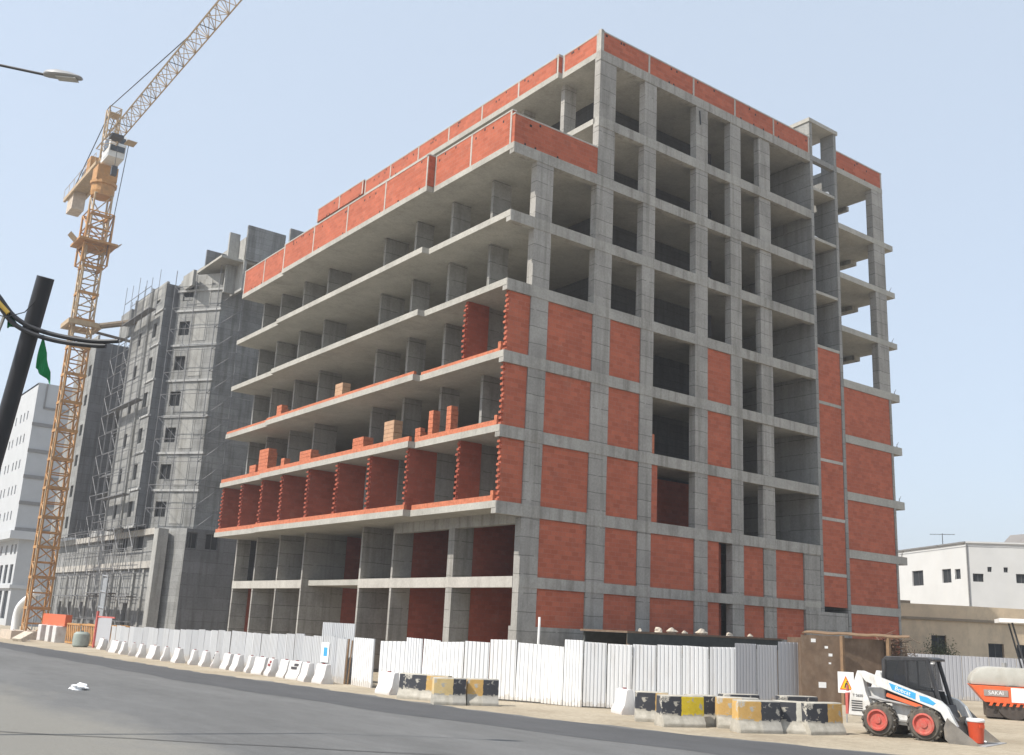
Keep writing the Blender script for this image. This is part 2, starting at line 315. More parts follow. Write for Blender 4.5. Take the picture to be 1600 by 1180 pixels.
def text_mesh(txt, size, depth, M4, name, mat, parent):
    cu = bpy.data.curves.new(name, 'FONT'); cu.body = txt; cu.size = size; cu.extrude = depth; cu.align_x = 'CENTER'; cu.align_y = 'CENTER'; cu.resolution_u = 3
    t = bpy.data.objects.new(name+'_curve', cu); COL.objects.link(t)
    me = bpy.data.meshes.new_from_object(t.evaluated_get(bpy.context.evaluated_depsgraph_get()))
    bpy.data.objects.remove(t); me.transform(M4); me.materials.clear(); me.materials.append(MT[mat])
    o = bpy.data.objects.new(name, me); COL.objects.link(o); o.parent = parent; return o
def wall(mb, p0, p1, z0, z1, th, ops):
    """wall from p0 to p1 (outer face on the right of travel) with openings (s0,s1,z0,z1); real reveals"""
    p0, p1 = Vector((*p0,0)), Vector((*p1,0)); d = (p1-p0); L = d.length; d.normalize(); nrm = Vector((d.y,-d.x,0))
    ss = sorted({0, L, *[o[0] for o in ops], *[o[1] for o in ops]}); zs = sorted({z0, z1, *[o[2] for o in ops], *[o[3] for o in ops]})
    P = lambda s, z, t: p0+d*s-nrm*t+Vector((0,0,z))
    solid = {}
    for i in range(len(ss)-1):
        for j in range(len(zs)-1):
            cs, cz = (ss[i]+ss[i+1])/2, (zs[j]+zs[j+1])/2
            solid[i,j] = not any(o[0] < cs < o[1] and o[2] < cz < o[3] for o in ops)
    for (i,j), k in solid.items():
        if not k: continue
        a, b, c, e = ss[i], ss[i+1], zs[j], zs[j+1]
        mb.add([P(a,c,0),P(b,c,0),P(b,e,0),P(a,e,0)], [(0,1,2,3)]); mb.add([P(a,c,th),P(b,c,th),P(b,e,th),P(a,e,th)], [(3,2,1,0)])
        if i > 0 and not solid.get((i-1,j)): mb.add([P(a,c,0),P(a,e,0),P(a,e,th),P(a,c,th)], [(0,1,2,3)])
        if i < len(ss)-2 and not solid.get((i+1,j)): mb.add([P(b,c,0),P(b,c,th),P(b,e,th),P(b,e,0)], [(0,1,2,3)])
        if not solid.get((i,j-1)): mb.add([P(a,c,0),P(a,c,th),P(b,c,th),P(b,c,0)], [(0,1,2,3)])
        if not solid.get((i,j+1)): mb.add([P(a,e,0),P(b,e,0),P(b,e,th),P(a,e,th)], [(0,1,2,3)])
    return mb
def pane(p0, p1, s0, s1, z0, z1, rec, th, mb=None):
    p0, p1 = Vector((*p0,0)), Vector((*p1,0)); d = (p1-p0).normalized(); nrm = Vector((d.y,-d.x,0))
    c = p0+d*((s0+s1)/2)-nrm*(rec+th/2)+Vector((0,0,(z0+z1)/2))
    return (mb or MB()).obox(c, d*((s1-s0)/2), nrm*(th/2), Vector((0,0,(z1-z0)/2)))
def gz(y): return -0.007*(min(max(y,-22.0),60.0)+8.0)

# ------------------------------------------------------------------ ground, road
def sheet(name, mat, rows, dz, kind='structure', label=None):
    # rows: list of (y, x0, x1); draped on the ground slope
    mb = MB(); vs = []
    for y, a, b in rows: vs += [(a, y, gz(y)+dz), (b, y, gz(y)+dz)]
    mb.add(vs, [(2*i, 2*i+1, 2*i+3, 2*i+2) for i in range(len(rows)-1)])
    return mb.build(name, mat, None, kind=kind)
ys = [-1200,-60,-22,-10,0,20,40,60,120,1200]
sheet('ground', 'sand', [(y,-1200,1200) for y in ys], 0)
def edge(y):   # kerbless far edge of the carriageway
    pts = [(-60,-3.2),(-21,-4.9),(-16.5,-6.6),(-10.4,-7.97),(-5,-8.3),(3.3,-8.6),(11,-9.2),(31,-9.0),(52,-9.4),(300,-12)]
    for (a,p),(b,q) in zip(pts, pts[1:]):
        if y <= b: return p+(q-p)*(y-a)/(b-a)
    return pts[-1][1]
def inner(y):
    pts = [(-60,-6.5),(-18.5,-9.7),(-10,-11.3),(3,-12.3),(38,-12.0),(300,-15)]
    for (a,p),(b,q) in zip(pts, pts[1:]):
        if y <= b: return p+(q-p)*(y-a)/(b-a)
    return pts[-1][1]
yy = [-60,-40,-30]+[-24+0.5*i for i in range(0,140)]+[50,60,90,140,220,300]
sheet('road', 'road', [(y, -34, edge(y)+0.10*math.sin(y*1.7)+0.08*math.sin(y*4.1+1)) for y in yy], 0.004)
sheet('fresh_asphalt_strip', 'newroad', [(y, inner(y)+0.10*math.sin(y*0.9), edge(y)-0.25+0.10*math.sin(y*2.3)) for y in yy], 0.008)
mb = MB()
for k in range(14):
    t0, t1 = k/14, (k+1)/14
    f = lambda t: (-22.6+8.2*t, -11.6-7.1*t+0.06*math.sin(t*23))
    (xa,ya),(xb,yb) = f(t0), f(t1); w = 0.02
    mb.add([(xa-w,ya-w,gz(ya)+0.016),(xa+w,ya+w,gz(ya)+0.016),(xb+w,yb+w,gz(yb)+0.016),(xb-w,yb-w,gz(yb)+0.016)], [(0,3,2,1)])
mb.build('road_seam', 'seam', None, kind='structure')
# distant hill
mb = MB(); nx, ny = 40, 16; vs = []
for i in range(nx):
    for j in range(ny):
        a, b = i/(nx-1), j/(ny-1)
        x = 420+260*b+70*a; y = 215-330*a+120*b
        e = min(1, max(0, a*1.0))
        h = (62+36*min(1, a*3.0))*math.sin(math.pi*(0.03+0.94*b))**0.7*min(1, 0.84+a*2.2)
        h += 2.2*math.sin(i*1.9+j*0.8)+1.5*math.sin(i*3.7+j*2.3)+1.0*math.sin(i*0.7-j*3.1)
        vs.append((x, y, max(-3, h*(0 if j in (0, ny-1) else 1)-1)))
mb.add(vs, [(i*ny+j,(i+1)*ny+j,(i+1)*ny+j+1,i*ny+j+1) for i in range(nx-1) for j in range(ny-1)])
mb.build('hill', 'hill', None, kind='structure', smooth=False)

# ------------------------------------------------------------------ the unfinished building
Z = [-0.3, 4.55, 7.58, 10.85, 14.16, 17.47, 20.75, 24.10, 27.28, 30.96]
XA = dict(A=(0,0.99), B=(3.72,4.81), C=(6.85,7.70), D=(10.70,11.62), E=(13.44,14.31), F=(15.95,16.92))
OA, OB, OC, YA, YB, YC = -1.41, -1.80, -1.62, 6.83, 24.18, 31.05
bld = thing('unfinished_building', 'large unfinished concrete frame building with red brick infill behind the white hoarding', 'building', (0,0,gz(0)))
outline = [(OA,0.012),(20.62,0.012),(20.62,YC),(OC,YC),(OC,YB),(OB,YB),(OB,YA),(OA,YA)]
for k in range(2, 8):
    MB().prism(outline, Z[k]-0.30, Z[k]).build('slab', 'slab', bld)
bx('slab', 'slab', bld, 0.4, 20.62, 0.012, YC, Z[1]-0.3, Z[1])
bx('slab', 'slab', bld, 3.72, 20.62, 0.012, YC, Z[8]-0.3, Z[8])
MB().prism([(3.72,0.012),(20.62,0.012),(20.62,YC),(3.46,YC),(3.46,3.05),(3.72,3.05)], Z[9]-0.32, Z[9]).build('slab', 'slab', bld)
# blade columns and facade columns on the street corner face
for nm, (a, b) in XA.items():
    top = Z[7]-0.29 if nm == 'A' else Z[9]-0.28
    y0 = 0.06 if nm == 'F' else 0.0
    mb = MB()
    bx('column', 'conc', bld, a, b, y0, 0.42, Z[0], top)
# edge beams along the corner face
for k in range(1, 10):
    x0 = OA+0.015 if 2 <= k <= 7 else (0.012 if k == 1 else 3.70)
    x1 = 19.2 if k == 1 else 20.60
    d = 0.46 if k == 1 else 0.53
    bx('beam', 'beam', bld, x0, x1, -0.022, 0.32, Z[k]-d, Z[k]-0.004 if k > 1 else Z[k])
# plinth
bx('plinth', 'conc', bld, 0.02, 23.2, 0.05, 0.6, Z[0], 2.50)
bx('plinth', 'conc', bld, 19.2, 22.9, -0.03, 0.5, Z[0], 4.05)
bx('pier', 'conc', bld, 19.25, 20.60, 0.02, 0.5, 4.05, Z[2]-0.53)
# shear walls, stair shaft
bx('shear_wall', 'wallc', bld, 20.62, 20.87, 0, 9.0, Z[0], 30.9)
bx('shear_wall', 'wallc', bld, 20.62, 20.87, 0, 1.3, 30.9, 33.10)
bx('shear_wall', 'wallc', bld, 23.0, 23.25, 0, YC, Z[0], 30.6)
bx('shear_wall', 'wallc', bld, 23.0, 23.25, 0.0, 0.95, 30.6, 33.10)
bx('shaft_back_wall', 'wallc', bld, 20.87, 23.0, 2.4, 2.65, Z[0], 30.6)
bx('shaft_roof', 'slab', bld, 20.55, 23.38, -0.06, 2.6, 33.10, 33.34)
bx('shaft_roof_beam', 'wallc', bld, 20.87, 23.0, 0.02, 0.3, 30.62, 30.95)
for k in range(1, 9):
    z = Z[k]+1.62
    if k >= 4: bx('landing', 'slab', bld, 20.88, 22.99, 0.02, 1.4, z-0.17, z)
    else: bx('landing', 'post', bld, 20.88, 22.99, 0.02, 0.3, z-0.17, z)
for k in range(1, 5):
    z0 = Z[k]+1.62; z1 = Z[k+1]+1.62-0.17
    bx('brick_panel', 'brick', bld, 20.875, 22.995, 0.05, 0.25, z0, z1)
bx('brick_panel', 'brick', bld, 20.875, 22.995, 0.05, 0.25, Z[1]-0.2, Z[1]+1.45)
# brick infill on the corner face
def infill(a, b, k, y=0.07):
    z0 = 2.50 if k == 1 else Z[k-1]+0.002
    bx('brick_panel', 'brick', bld, a+0.002, b-0.002, y, y+0.2, z0, Z[k]-(0.46 if k == 1 else 0.53)-0.002)
for k in range(1, 6):
    infill(0.99, 3.72, k); infill(4.81, 6.85, k)
for k in (1, 2): infill(7.70, 10.70, k); infill(14.31, 15.95, k, 0.12); infill(16.92, 19.25, k, 0.12)
for k in (3, 4, 5): infill(11.62, 13.44, k)
for k in (1, 2): infill(11.62, 12.5, k); infill(12.5, 13.44, k, 0.75)
infill(7.70, 8.15, 3)
# overhang end panels with toothed front edge
def teeth(mb, x, y0, y1, z0, z1, sgn=-1, pitch=0.125):
    z, i = z0, 0
    while z < z1-0.12:
        e = 0.0 if i % 2 else 0.05+0.09*random.random()
        if e: mb.box(min(x, x+sgn*e), max(x, x+sgn*e), y0+0.01*random.random(), y1-0.01*random.random(), z+0.008, z+pitch-0.012)
        z += pitch; i += 1
for k in (3, 4, 5):
    mb = MB().box(OA+0.22, -0.002, 0.07, 0.27, Z[k-1]+0.002, Z[k]-0.535)
    teeth(mb, OA+0.22, 0.07, 0.27, Z[k-1], Z[k]-0.3)
    mb.build('brick_panel', 'brick', bld)
    mb = MB().box(OA+0.06, OA+0.30, 0.30, 0.5, Z[k-1]+0.002, Z[k-1]+0.45)
    mb.build('brick_upstand', 'brickloose', bld)
bx('brick_pier', 'brickloose', bld, 7.73, 8.05, 0.2, 0.4, Z[3], Z[3]+1.0)
bx('brick_pier', 'brickloose', bld, 14.7, 15.0, 1.3, 1.5, Z[3], Z[3]+1.4); bx('brick_pier', 'brickloose', bld, 15.35, 15.65, 1.3, 1.5, Z[3], Z[3]+1.3)
bx('brick_panel', 'brick_in', bld, 9.4, 14.2, 3.0, 3.2, Z[2]+0.001, Z[3]-0.55)
# wing on the right: open slabs over brick, end column
for k in range(1, 10):
    t = 0.34
    x1 = 28.95 if 2 <= k < 9 else 28.06
    bx('slab', 'slab', bld, 23.252, x1, -0.015, YC, Z[k]-t-(0.12 if k < 6 else 0), Z[k])
    if k >= 5: bx('drop_beam', 'beam', bld, 28.3, x1-0.01, 2.65, YC-0.1, Z[k]-0.62, Z[k]-0.30)
bx('column', 'conc', bld, 26.9, 28.05, 0.0, 0.45, Z[5], Z[9]-0.3)
bx('column', 'conc', bld, 27.85, 28.05, -0.004, 0.45, Z[0], Z[5])
for k in range(1, 6):
    z0 = Z[0] if k == 1 else Z[k-1]+0.002
    bx('brick_panel', 'brick', bld, 23.255, 27.85, 0.04, 0.24, z0, Z[k]-0.47)
    bx('brick_panel', 'brick', bld, 27.82, 28.02, 0.5, YC, z0, Z[k]-0.47)
# left street face: ground floor columns, beams
LOWC = [(5.03,5.53,0.34), (10.45,10.62,0.18), (13.75,13.92,0.18), (20.68,20.85,0.2), (24.15,24.3,0.2), (27.6,27.78,0.2), (30.85,31.04,0.2)]
for a, b, x in LOWC:
    dep = {10.45: 1.1, 13.75: 3.2, 20.68: 2.7, 24.15: 4.5, 27.6: 4.5}.get(a, 1.07)
    bx('column', 'conc', bld, 0.0, dep, a, b, Z[0], Z[2]-0.29)
    if dep < 4: bx('brick_panel', 'brick_in', bld, dep, 6.3, a+0.02, b-0.02+0.06, Z[0], Z[2]-0.3)
bx('beam', 'post', bld, -0.02, 0.30, 0.43, 13.9, 4.08, Z[1]-0.004); bx('beam', 'post', bld, -0.02, 0.30, 20.69, 31.03, 4.08, Z[1]-0.004)
bx('beam', 'beam', bld, -0.012, 0.38, 0.43, 10.5, 6.78, Z[2]-0.28)
# upper blades on the 3.5 m grid
for k in range(3, 8):
    for y in (3.5, 7.05, 10.6, 13.98, 20.98, 24.45, 27.95, 30.85):
        x1 = 1.07 if y < 12 else 1.5
        bx('column', 'wallc', bld, 0.0, x1, y-0.1, y+0.1, Z[k-1], Z[k]-0.29)
for y in (3.5, 7.05, 10.6, 13.98, 20.98, 27.95):
    for k in (8, 9): bx('column', 'conc', bld, 4.2, 5.0, y-0.15, y+0.15, Z[k-1], Z[k]-0.29)
bx('column', 'conc', bld, 4.4, 5.3, 5.6, 6.1, Z[7], Z[8]-0.29)
# brick partitions of the lowest overhanging floor
for i, y in enumerate((3.34, 7.10, 10.75, 14.25, 17.75, 21.25, 24.55, 27.6, 30.84)):
    x0 = (OA if y < YA else OB if y < YB else OC)+0.16
    x1 = -0.002 if i == 0 else (0.0 if i == 1 else 4.6)
    w = 0.1 if i < 2 else 0.125
    mb = MB().box(x0+0.08, x1, y-w, y+w, Z[2]+0.002, Z[3]-0.302); teeth(mb, x0+0.08, y-w, y+w, Z[2], Z[3]-0.32)
    mb.build('brick_partition', 'brick_in', bld)
    if i < 2: bx('brick_partition', 'brick_in', bld, 1.09 if i == 0 else 1.6, 6.5, y-0.1, y+0.1, Z[2]+0.002, Z[3]-0.302)
mb = MB().box(OA+0.2, 0.0, 3.24, 3.44, Z[4]+0.002, Z[5]-0.302); teeth(mb, OA+0.2, 3.24, 3.44, Z[4], Z[5]-0.3); mb.build('brick_partition', 'brick_in', bld)
# low brick upstands along slab edges
for k in (2, 3, 4):
    for x, a, b in ((OA, 0.3, YA), (OB, YA, YB), (OC, YB, YC)):
        mb = MB().box(x+0.05, x+0.2, a+0.02, b-0.02, Z[k]+0.001, Z[k]+(0.24 if k < 4 else 0.16))
        mb.build('brick_upstand', 'brickloose', bld)
# dark depth: internal walls added on every floor to darken the open bays
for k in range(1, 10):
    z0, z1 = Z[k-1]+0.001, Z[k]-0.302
    bx('bay_darkening_wall', 'inner', bld, 6.55, 6.75, 3.0, YC-0.25, z0, z1)
    bx('bay_darkening_wall', 'inner', bld, 6.75, 20.61, 15.6, 15.8, z0, z1)
    if k >= 3: bx('bay_darkening_wall', 'inner', bld, 6.76, 15.9, 3.6, 3.8, z0, z1); bx('bay_darkening_wall', 'inner', bld, 15.7, 15.9, 3.81, 9.0, z0, z1)
    if k >= 2: bx('bay_darkening_wall', 'inner', bld, 0.9 if k <= 7 else 5.2, 20.6, YC-0.24, YC-0.04, z0, z1)
    if k in (6, 7, 8, 9): bx('bay_darkening_wall', 'inner', bld, 9.0, 9.2, 9.2, 15.59, z0, z1)
# parapets: brick between concrete posts under a thin coping
def parapet(p0, p1, z0, h, step, th=0.2, first=True, last=True, brickm='brick'):
    p0, p1 = Vector((*p0,0)), Vector((*p1,0)); d = p1-p0; L = d.length; d.normalize(); nr = Vector((d.y,-d.x,0))
    n = max(1, round(L/step)); c = (p0+p1)/2-nr*(th/2)
    MB().obox(c+Vector((0,0,z0+h/2+0.001)), d*(L/2), nr*(th/2), Vector((0,0,h/2))).build('parapet_brick', brickm, bld)
    MB().obox(c+Vector((0,0,z0+h+0.035)), d*(L/2+0.02), nr*(th/2+0.02), Vector((0,0,0.035))).build('coping', 'post', bld)
    for i in range(n+1):
        if (i == 0 and not first) or (i == n and not last): continue
        q = p0+d*min(L-0.09, max(0.09, L*i/n))
        MB().obox(q-nr*(th/2)+Vector((0,0,z0+h/2)), d*0.06, nr*(th/2+0.012), Vector((0,0,h/2-0.002))).build('parapet_post', 'post', bld)
    mb = MB()
    for _ in range(int(L*1.2)):   # dark weep holes where scaffold ties went through
        s = random.uniform(0.3, L-0.3); q = p0+d*s+Vector((0,0,z0+random.choice((0.06, h-0.12, h-0.3))))
        mb.obox(q-nr*0.02, d*0.05, nr*0.026, Vector((0,0,0.06)))
    if mb.v: mb.build('tie_holes', 'opening', bld, kind='stuff')
H7 = 1.66
parapet((OA+0.02,YA), (OA+0.02,0.24), Z[7], H7, 3.4)
parapet((OB+0.02,YB), (OB+0.02,YA), Z[7], H7, 4.3)
parapet((OC+0.02,YC), (OC+0.02,YB), Z[7], H7, 3.4)
parapet((OB+0.02,YA-0.03), (OA+0.02,YA-0.03), Z[7], H7, 5, first=False, last=False)
parapet((OA+0.02,0.02), (3.72,0.02), Z[7], H7-0.25, 20, first=False, last=False)
parapet((3.74,0.0), (20.6,0.0), Z[9], 1.04, 3.35)
parapet((3.75,3.05), (3.75,0.22), Z[9], 1.0, 2.9)
parapet((3.48,3.07), (3.75,3.07), Z[9], 1.0, 9, first=False, last=False)
parapet((3.48,24.0), (3.48,3.05), Z[9], 0.92, 3.5)
parapet((3.36,31.0), (3.36,24.0), Z[9], 0.98, 3.5)
parapet((23.26,0.0), (28.04,0.0), Z[9], 1.04, 10, first=False)
parapet((28.04,0.2), (28.04,28.0), Z[9], 1.04, 4)
bx('corner_post', 'post', bld, 3.70, 3.90, -0.02, 0.2, Z[9]-0.002, 32.14)
# loose things on the floors: brick stacks, cartons, rubble
def stack(x, y, z, w, d, h, label, mat='brickloose', ragged=True):
    r = thing('brick_stack' if mat == 'brickloose' else 'pallet_pack', label, 'bricks' if mat == 'brickloose' else 'pallet pack', (x,y,z), group='brick stacks on the floors' if mat == 'brickloose' else None)
    n = max(1, int(h/0.2))
    for i in range(n):
        m2 = MB()
        q = w*(1-0.25*random.random()) if (ragged and i >= n-1) else w
        m2.box(x-w/2+0.01*random.random(), x-w/2+q, y-d/2+0.02*random.random(), y+d/2-0.02*random.random(), z+i*h/n, z+(i+1)*h/n-0.014)
        m2.build('brick_course' if mat == 'brickloose' else 'layer', mat, r)
lz = Z[3]+0.001
stack(-0.9, 9.9, lz, 0.5, 1.0, 1.5, 'tall tan wrapped pallet pack on the second overhanging floor', 'carton', False)
stack(-0.9, 13.0, lz, 0.6, 1.2, 1.0, 'low brick stack left of the tan pallet pack')
stack(-0.9, 6.05, lz, 0.4, 0.4, 1.5, 'left one of two tall narrow brick stacks near the building corner')
stack(-0.9, 4.5, lz, 0.4, 0.4, 1.5, 'right one of two tall narrow brick stacks near the building corner')
stack(-0.9, 7.2, lz, 0.35, 0.5, 0.8, 'small brick stack at the step of the slab edge')
stack(-0.9, 19.3, lz, 0.6, 1.5, 1.0, 'low wide brick stack midway along the second overhanging floor')
stack(-0.9, 25.3, lz, 0.6, 1.4, 1.75, 'tallest brick stack near the far end of the second overhanging floor')
stack(-0.9, 27.0, lz, 0.5, 1.0, 0.9, 'low brick stack beside the tallest one at the far end')
stack(-0.9, 22.6, lz, 0.4, 0.5, 0.9, 'thin brick stack right of the tallest one')
stack(-0.9, 15.9, Z[4]+0.001, 0.5, 0.9, 1.15, 'tan wrapped pallet pack standing alone one floor higher', 'carton', False)
stack(-0.9, 23.8, Z[4]+0.001, 0.5, 0.7, 1.05, 'brick stack on the third overhanging floor near its far step')
def rock(name, label, loc, s, mat, group):
    m2 = MB(); bm = bmesh.new(); bmesh.ops.create_icosphere(bm, subdivisions=2, radius=1)
    rr = random.Random(hash(label) & 0xffff)
    ph = [rr.uniform(0, 6) for _ in range(6)]
    for v in bm.verts:
        k = 1+0.22*math.sin(3*v.co.x+ph[0])+0.2*math.sin(4*v.co.y+ph[1])+0.16*math.sin(5*v.co.z+ph[2])
        v.co = Vector((v.co.x*s[0]*k, v.co.y*s[1]*k, max(-0.5, v.co.z)*s[2]*k))
    me = bpy.data.meshes.new(name); bm.to_mesh(me); bm.free(); me.materials.append(MT[mat])
    o = bpy.data.objects.new(name, me); COL.objects.link(o); o.location = (loc[0], loc[1], loc[2]+0.45*s[2]); return tag(o, label, 'rubble', group)
rock('rubble_sack', 'white rubble sack on the top stair landing', (22.6, 0.35, Z[8]+1.62), (0.22,0.2,0.2), 'whitep', 'sacks on the stair landings')
rock('rubble_sack', 'white rubble sack on the lower stair landing by the shear wall', (21.3, 0.4, Z[7]+1.62), (0.2,0.2,0.22), 'whitep', 'sacks on the stair landings')
for i, (x, k, lab) in enumerate(((2.4,5,'rubble heap on the open floor just above the widest brick panels'),(5.5,6,'rubble heap on the second open floor above the brick, second bay from the corner'),(9.3,5,'rubble heap on the lowest open floor, in the wide third bay'),(12.1,6,'rubble heap on the second open floor above the brick, narrow fourth bay'),(15.0,7,'rubble heap at terrace level in the fifth bay from the corner'),(9.0,8,'rubble heap on the topmost floor in the wide third bay'),(25.2,6,'rubble heap on the open slab end of the right wing'))):
    rock('rubble_pile', lab, (x,0.45,Z[k]), (0.26+0.1*(i%3),0.2,0.12+0.05*(i%2)), 'rubble', 'rubble heaps on the floor edges')
MB().tube((10.95,-0.03,30.2),(11.0,-0.05,29.4),0.035,6).build('hanging_bar','steel',bld)
# small projecting steel bits on the slab ends of the wing
for k in range(2, 8):
    MB().tube((28.5,0.1,Z[k]+0.0),(28.7,0.05,Z[k]+0.35),0.012).tube((28.8,0.2,Z[k]),(28.75,0.2,Z[k]+0.25),0.012).build('starter_bars', 'rail', bld)

# ------------------------------------------------------------------ grey building with scaffold, further up the street
gb = thing('scaffolded_building', 'weathered grey concrete apartment block wrapped in scaffold beside the crane', 'building', (0,46,gz(46)))
FL = [9.0+3.1*i for i in range(7)]           # floor lines of the upper storeys
def openings(p0, p1, ss, zlist, w, h, sill, frame=True, rnd=None):
    """cut the given windows; returns (openings, builder callback)"""
    ops = [(s-w/2, s+w/2, z+sill, z+sill+h) for s in ss for z in zlist]
    return ops
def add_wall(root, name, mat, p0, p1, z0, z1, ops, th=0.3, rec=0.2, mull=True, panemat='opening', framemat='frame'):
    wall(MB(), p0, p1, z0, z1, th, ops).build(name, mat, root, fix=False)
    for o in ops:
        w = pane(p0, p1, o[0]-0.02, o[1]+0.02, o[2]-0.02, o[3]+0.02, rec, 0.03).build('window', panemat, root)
        if mull:
            m2 = MB(); c = (o[0]+o[1])/2
            pane(p0, p1, c-0.025, c+0.025, o[2], o[3], rec-0.06, 0.05, m2); pane(p0, p1, o[0], o[1], o[3]-0.05, o[3], rec-0.06, 0.05, m2)
            pane(p0, p1, o[0], o[0]+0.05, o[2], o[3], rec-0.06, 0.05, m2)
            m2.build('frame', framemat, w)
def seg(p0, p1, s0, s1, z0, z1, proud, th, name, mat, root):
    return pane(p0, p1, s0, s1, z0, z1, -proud, proud+th, None).build(name, mat, root)
# P: chamfered near bay
P0, P1 = (0.0, 50.2), (2.45, 46.6); LP = (Vector(P0)-Vector(P1)).length
add_wall(gb, 'wall', 'oldc', P0, P1, 8.8, 29.6, openings(P0, P1, [0.95], FL, 1.05, 1.25, 0.9))
for z in FL: seg(P0, P1, 1.95, 3.25, z+0.35, z+2.75, 0.03, 0.04, 'render_panel', 'oldcl', gb)
for z in [8.8]+FL[1:]+[29.4]: seg(P0, P1, -0.12, LP+0.12, z-0.12, z+0.06, 0.10, 0.1, 'ledge', 'ledge', gb)
Q0, Q1 = (2.45, 46.6), (22.0, 46.6)
add_wall(gb, 'wall', 'oldc', Q0, Q1, 8.8, 29.6, [])
for z in FL:
    seg(Q0, Q1, 0.9, 2.0, z+0.35, z+2.75, 0.03, 0.04, 'render_panel', 'oldc', gb)
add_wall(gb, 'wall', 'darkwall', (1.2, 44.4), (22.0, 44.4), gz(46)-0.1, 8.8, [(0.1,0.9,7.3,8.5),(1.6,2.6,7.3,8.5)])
# podium with the near chamfered column bay
add_wall(gb, 'wall', 'oldc', (0.0,78.5), (0.0,47.5), gz(60)-0.5, 8.8, [(y0, y0+1.0, 1.0, 2.9) for y0 in (78.5-75.3, 78.5-71.5, 78.5-67.4, 78.5-63.2)]+[(78.5-62.0+4.2*i, 78.5-62.0+4.2*i+2.6, 7.2, 8.4) for i in range(3)]+[(78.5-54.2, 78.5-53.0, 1.0, 2.9)], th=0.5, rec=0.4, mull=False)
add_wall(gb, 'wall', 'oldc', (0.0,47.5), (1.2,44.4), gz(46)-0.1, 8.8, [(0.25,1.2,0.0,5.9)], rec=0.25, mull=False)
bx('column', 'oldcl', gb, -0.55, 0.25, 45.75, 46.75, gz(46)-0.1, 8.7)
for z, h in ((5.7, 0.55), (8.35, 0.5)): bx('ledge', 'post', gb, -0.28, 0.02, 47.6, 78.4, z, z+h)
for y in (77.8, 73, 69.5, 65.3, 61.2, 58, 55.7, 52, 49.5): bx('pilaster', 'oldcl', gb, -0.16, 0.03, y-0.2, y+0.2, gz(60)-0.5, 5.7)
MB().prism([(1.5,44.7),(21.9,44.7),(21.9,78.3),(0.3,78.3),(0.3,47.6)], 8.6, 8.78).build('podium_roof', 'oldc', gb)
# Q: projecting block, R: next block, recess between
add_wall(gb, 'wall', 'oldc', (-1.15,58.6), (-1.15,50.25), 9.0, 29.9, openings(0,0,[2.4, 6.65], FL, 0.95, 1.3, 0.85))
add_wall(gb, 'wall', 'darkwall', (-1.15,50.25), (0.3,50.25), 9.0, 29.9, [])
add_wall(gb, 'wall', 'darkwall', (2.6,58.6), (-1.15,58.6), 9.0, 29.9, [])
for z in [9.0]+FL[1:]: bx('ledge', 'ledge', gb, -1.25, -1.0, 50.2, 52.6, z-0.1, z+0.06)
bx('fin_wall', 'oldcl', gb, -1.32, -1.02, 53.6, 53.85, 9.0, 30.2); bx('fin_wall', 'oldc', gb, -1.3, -1.0, 58.3, 58.55, 9.0, 30.2)
add_wall(gb, 'wall', 'darkwall', (2.6,71.2), (2.6,58.6), 9.0, 29.0, openings(0,0,[3.2,6.4,9.6], FL[:6], 1.0, 1.2, 0.9))
bx('slab', 'darkwall', gb, 1.2, 2.5, 59.0, 71.0, 15.1, 15.3); bx('slab', 'darkwall', gb, 1.2, 2.5, 59.0, 71.0, 21.3, 21.5)
add_wall(gb, 'wall', 'oldc', (-1.1,78.5), (-1.1,71.2), 9.0, 28.9, openings(0,0,[2.2,6.1], FL[:6], 1.0, 1.15, 0.9))
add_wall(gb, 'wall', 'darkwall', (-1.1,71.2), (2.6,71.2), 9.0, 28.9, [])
bx('parapet', 'ledge', gb, -0.35, 0.05, 56.0, 66.0, 8.8, 9.35)
MB().prism([(0.05,50.3),(2.5,46.75),(21.9,46.75),(21.9,78.4),(-1.0,78.4),(-1.0,71.3),(2.65,71.3),(2.65,58.6),(-1.0,58.6),(-1.0,50.4)], 28.6, 28.85).build('roof', 'oldc', gb)
# stepped roof parapets and upper set-back storeys
for a in [(-1.13,-0.9,50.3,58.5,28.8,30.1),(-1.05,-0.85,71.3,78.4,28.8,29.6),(0.25,0.5,47.9,50.2,29.5,30.9),(2.6,15,46.8,47.05,29.5,31.2)]: bx('parapet', 'oldcl', gb, *a)
wall(MB(), (0.2,50.3), (2.5,46.9), 29.6, 30.9, 0.2, []).build('parapet', 'oldcl', gb, fix=False)
bx('setback_wall', 'oldcl', gb, 3.1, 3.35, 44.0, 60.0, 28.8, 33.6); bx('setback_wall', 'oldc', gb, 3.1, 6.5, 43.9, 44.15, 31.5, 34.6)
bx('setback_wall', 'oldcl', gb, 2.2, 3.1, 45.6, 45.85, 28.8, 34.2); bx('setback_wall', 'oldc', gb, 6.5, 14, 43.0, 43.25, 28.8, 35.0)
bx('setback_slab', 'slab', gb, 1.2, 9, 44.2, 50, 31.3, 31.5); bx('setback_wall', 'oldc', gb, 2.0, 2.2, 52.0, 66.0, 28.8, 32.2)
bx('setback_wall', 'oldc', gb, 0.5, 0.8, 66.2, 69.6, 28.8, 31.6); bx('setback_wall', 'darkwall', gb, 1.2, 6, 48.0, 48.2, 31.5, 33.0)

